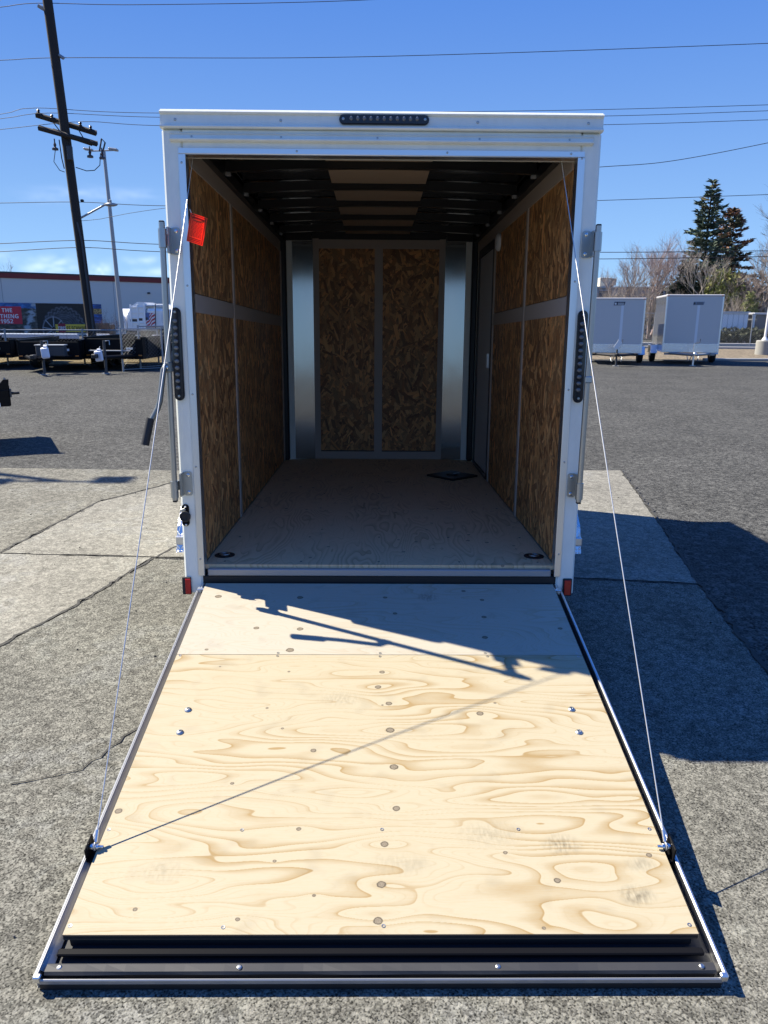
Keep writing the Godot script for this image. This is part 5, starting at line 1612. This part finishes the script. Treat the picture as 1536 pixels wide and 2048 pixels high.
func leafy(called: String, label: String, category: String, p: Vector3, size: Vector3, count: int, sd: int, c0: Color, c1: Color, leaf: float, upright: float) -> void:
	var t := thing(called, label, category, Transform3D(Basis(), p))
	var g := RandomNumberGenerator.new()
	g.seed = sd
	var st := MB.new()
	for i in 7:
		var a := g.randf() * TAU
		st.tube([Vector3(cos(a), 0, sin(a)) * 0.1, Vector3(cos(a) * size.x * 0.3, size.y * 0.6, sin(a) * size.z * 0.3)], [0.03, 0.012], 4, false)
	part(t, "stems", st, mat(0.07, 0.055, 0.04, 0.9))
	var f := noise(FastNoiseLite.TYPE_SIMPLEX, 0.9, 2, sd)
	var m := MB.new()
	m.tinted = true
	var made := 0
	var tries := 0
	while made < count and tries < count * 6:
		tries += 1
		var q := Vector3(g.randf_range(-1, 1), g.randf_range(0, 1), g.randf_range(-1, 1))
		var rr := Vector3(q.x, (q.y - 0.42) * 1.7, q.z).length() + 0.45 * f.get_noise_3d(q.x * size.x, q.y * size.y, q.z * size.z)
		if rr > 0.92:
			continue
		var c := q * Vector3(size.x / 2, size.y, size.z / 2)
		var d := Vector3(g.randfn(), g.randfn() + upright, g.randfn()).normalized()
		var e := d.cross(Vector3(g.randfn(), g.randfn(), g.randfn())).normalized() * leaf * g.randf_range(0.2, 0.4)
		var k := c0.lerp(c1, clampf(0.5 + 1.2 * f.get_noise_3d(c.x * 2, c.y * 2, c.z * 2) + g.randfn() * 0.2, 0, 1))
		m.col = k
		m.tri(c - e, c + e, c + d * leaf, Vector3(0, 1, 0.3))
		made += 1
	var cm := mat(1, 1, 1, 0.75)
	cm.vertex_color_use_as_albedo = true
	part(t, "foliage", m, cm)

func right_background() -> void:
	white_trailer("white cargo trailer with a dark badge, half hidden behind the open trailer's right side", at(8.52, 0, -24.4, -0.22), 1.83, 0.40, 2.32, 3.0, true)
	white_trailer("white cargo trailer standing free at the right, its silver fender showing", at(11.36, 0, -24.75, -0.235), 1.93, 0.42, 2.46, 3.3, false)
	var tg := thing("price_tag", "white paper tag hanging on the left white trailer's tongue jack", "tag", at(8.30, 0.86, -23.40, -0.2))
	part(tg, "paper", bx(Vector3(0, -0.13, 0.03), Vector3(0.16, 0.28, 0.012), 0.003, Basis(Vector3.BACK, -0.55)), M.white)
	part(tg, "tie", pipe([Vector3(-0.02, 0.06, 0.02), Vector3(0.06, 0.0, 0.03)], 0.008, 5), M.white)
	# building and the unit on its roof
	var b := thing("low_building", "low pale grey building behind the left white trailer", "building", at(0, 0, -75))
	part(b, "wall", span(Vector3(6, 0, -12), Vector3(30.2, 4.48, 0)), mat(0.36, 0.37, 0.38, 0.8))
	part(b, "roof_edge", span(Vector3(5.9, 4.48, -12), Vector3(30.3, 4.62, 0.12)), mat(0.52, 0.52, 0.50, 0.7))
	for i in 5:
		var w := part(b, "window", span(Vector3(15.0 + i * 1.75, 2.9, 0.0), Vector3(16.2 + i * 1.75, 4.2, 0.03)), M.dark_grey)
		part(w, "pane", span(Vector3(15.08 + i * 1.75, 2.98, 0.03), Vector3(16.12 + i * 1.75, 4.12, 0.04)), mat(0.12, 0.14, 0.16, 0.15))
	var hv := thing("rooftop_unit", "beige ventilation unit standing on the low grey building's roof", "ventilation unit", at(22.9, 4.62, -76.0))
	part(hv, "housing", span(Vector3(-0.75, 0, -0.8), Vector3(0.35, 0.86, 0.6), 0.03), mat(0.62, 0.58, 0.47, 0.6))
	part(hv, "hood", bx(Vector3(0.62, 0.48, 0.0), Vector3(0.55, 0.66, 1.1), 0.03, Basis(Vector3.BACK, -0.12)), mat(0.34, 0.33, 0.29, 0.6))
	part(hv, "vent", span(Vector3(0.36, 0.02, -0.4), Vector3(0.66, 0.18, 0.5)), M.dark_grey)
	leafy("leafy_tree", "yellow green tree top showing behind the low grey building", "tree", Vector3(20.6, 0, -84.0), Vector3(4.4, 6.2, 4.0), 3800, 401, Color(0.10, 0.13, 0.035), Color(0.22, 0.24, 0.06), 0.35, 0.2)
	# shed and van beyond the fence
	var sh := thing("white_shed", "white boarded shed wall seen through the fence at the right", "shed", at(0, 0, -52.0))
	part(sh, "wall", span(Vector3(22.6, 0.0, -3), Vector3(26.25, 2.04, 0)), mat(0.84, 0.86, 0.88, 0.6))
	part(sh, "roof", span(Vector3(22.5, 2.04, -3.1), Vector3(26.35, 2.12, 0.1)), mat(0.55, 0.56, 0.57, 0.7))
	for i in 9:
		part(sh, "board_joint", span(Vector3(22.9 + i * 0.38, 0.1, 0.0), Vector3(22.93 + i * 0.38, 2.0, 0.012)), mat(0.42, 0.45, 0.48, 0.8))
	var gs := thing("grey_shed", "dark grey shed behind the fence at the right picture edge", "shed", at(-2.9, 0, -52.0))
	part(gs, "wall", span(Vector3(29.75, 0, -3), Vector3(36.0, 1.9, 0)), mat(0.13, 0.135, 0.145, 0.7))
	part(gs, "roof", span(Vector3(29.5, 1.9, -3.1), Vector3(36.1, 2.05, 0.15), 0.02), mat(0.5, 0.51, 0.52, 0.6))
	part(gs, "corner_post", span(Vector3(29.42, 0.7, 0.02), Vector3(29.60, 2.0, 0.16), 0.02), M.white)
	chain_fence("chain link fence behind the white trailers, along the road", Vector3(10.0, 0.0, -40.8), Vector3(24.6, 0, -42.0), 1.90, 3.0, 0.15, 0.0045)
	# lamp pole on a concrete drum at the right edge
	var lp := thing("lamp_pole", "white lamp pole on a round concrete base at the right edge", "lamp pole", at(18.16, 0, -33.0))
	var base := MB.new()
	base.lathe([Vector2(0.37, 0.0), Vector2(0.365, 0.62), Vector2(0.34, 0.66), Vector2(0, 0.66)], 24)
	part(lp, "concrete_base", base, mat(0.30, 0.29, 0.26, 0.85))
	var pf := MB.new()
	pf.lathe([Vector2(0.14, 0.66), Vector2(0.14, 0.69), Vector2(0.10, 0.76), Vector2(0.07, 0.82), Vector2(0, 0.82)], 16)
	part(lp, "flange", pf, M.white)
	part(lp, "pole", pipe([Vector3(0, 0.70, 0), Vector3(0.03, 2.4, 0), Vector3(0.10, 5.0, 0), Vector3(0.2, 8.5, 0)], 0.062, 12), M.white)
	part(lp, "lamp_head", bx(Vector3(0.55, 8.55, 0), Vector3(0.7, 0.12, 0.34), 0.04), M.grey_metal)
	# trees, from the tallest on
	conifer("conifer_tree", "tallest dark green conifer at the right, with ragged layered branches", Vector3(26.0, 0, -60.0), 12.1, 5.4, 501, Color(0.092, 0.128, 0.088), Color(0.20, 0.17, 0.09), 0.15, 0.22)
	conifer("conifer_tree", "second conifer with rusty brown needles, right of the tallest one", Vector3(28.7, 0, -62.0), 10.4, 6.8, 502, Color(0.085, 0.096, 0.062), Color(0.235, 0.135, 0.085), 0.85, 0.2)
	conifer("conifer_tree", "small dark conifer between bare trees behind the right white trailer", Vector3(24.0, 0, -58.5), 6.0, 2.5, 503, Color(0.022, 0.036, 0.024), Color(0.06, 0.045, 0.03), 0.05, 0.12)
	leafy("willow_shrub", "bright yellow green shrub above the right white trailer's roof", "shrub", Vector3(26.5, 0, -57.0), Vector3(2.8, 5.2, 2.4), 4600, 402, Color(0.10, 0.12, 0.03), Color(0.27, 0.27, 0.075), 0.30, 1.5)
	leafy("willow_shrub", "narrow yellow green shrub at the right white trailer's right corner", "shrub", Vector3(27.6, 0, -55.0), Vector3(1.3, 3.6, 1.4), 1500, 403, Color(0.07, 0.09, 0.025), Color(0.20, 0.21, 0.06), 0.24, 1.2)
	var gr := "bare grey trees behind the fence"
	bare_tree("bare_tree", "bare grey tree with upright twigs right of the low building", Vector3(20.6, 0, -60.0), 7.6, 2.8, 311, Color(0.33, 0.28, 0.26), 0.36, 3, gr)
	bare_tree("bare_tree", "bare pinkish tree with many fine twigs left of the small conifer", Vector3(22.4, 0, -61.0), 8.2, 3.2, 312, Color(0.34, 0.26, 0.25), 0.38, 3, gr)
	bare_tree("bare_tree", "bare pale tree rising past the tallest conifer's left side", Vector3(24.6, 0, -57.5), 7.6, 3.0, 313, Color(0.42, 0.37, 0.31), 0.34, 2, gr)
	bare_tree("bare_tree", "bare tangled tree in front of the rusty conifer", Vector3(28.0, 0, -56.5), 6.6, 3.6, 314, Color(0.36, 0.29, 0.25), 0.42, 3, gr)
	bare_tree("bare_tree", "bare many stemmed tree beside the rusty conifer's right side", Vector3(30.4, 0, -56.0), 8.4, 3.6, 315, Color(0.36, 0.31, 0.26), 0.42, 3, gr)
	bare_tree("bare_tree", "big bare tree leaning in from the right picture edge", Vector3(33.2, 0, -56.0), 12.6, 5.6, 316, Color(0.11, 0.095, 0.085), 0.5, 2, gr)
	for q in [[19.2, -59, 4.6, 2.2, 321, "low pinkish bare thicket at the low building's right end"], [21.6, -57, 4.6, 2.6, 322, "dense bare thicket above the gap between the white trailers"], [26.0, -55, 3.6, 2.4, 323, "bare thicket hidden low behind the right white trailer"], [28.6, -63, 5.0, 3.0, 324, "pale bare thicket just right of the right white trailer"], [31.6, -63, 5.2, 3.0, 325, "pale bare thicket above the grey shed"]]:
		shrub_bare("bare_shrub", q[5], Vector3(q[0], 0, q[1]), q[2], q[3], q[4], Color(0.38, 0.32, 0.26), 26, "bare thickets behind the fence")
	leafy("dark_hedge", "low dark green hedge behind the chain link fence at the right", "hedge", Vector3(26.5, 0, -50.5), Vector3(13.0, 1.0, 1.6), 4200, 404, Color(0.018, 0.026, 0.012), Color(0.07, 0.075, 0.035), 0.22, 0.4)
	leafy("dark_backdrop_trees", "dark evergreen mass low behind all the bare trees", "trees", Vector3(31.5, 0, -68.0), Vector3(15.0, 5.6, 4.0), 8000, 405, Color(0.020, 0.028, 0.016), Color(0.065, 0.062, 0.042), 0.42, 0.2)
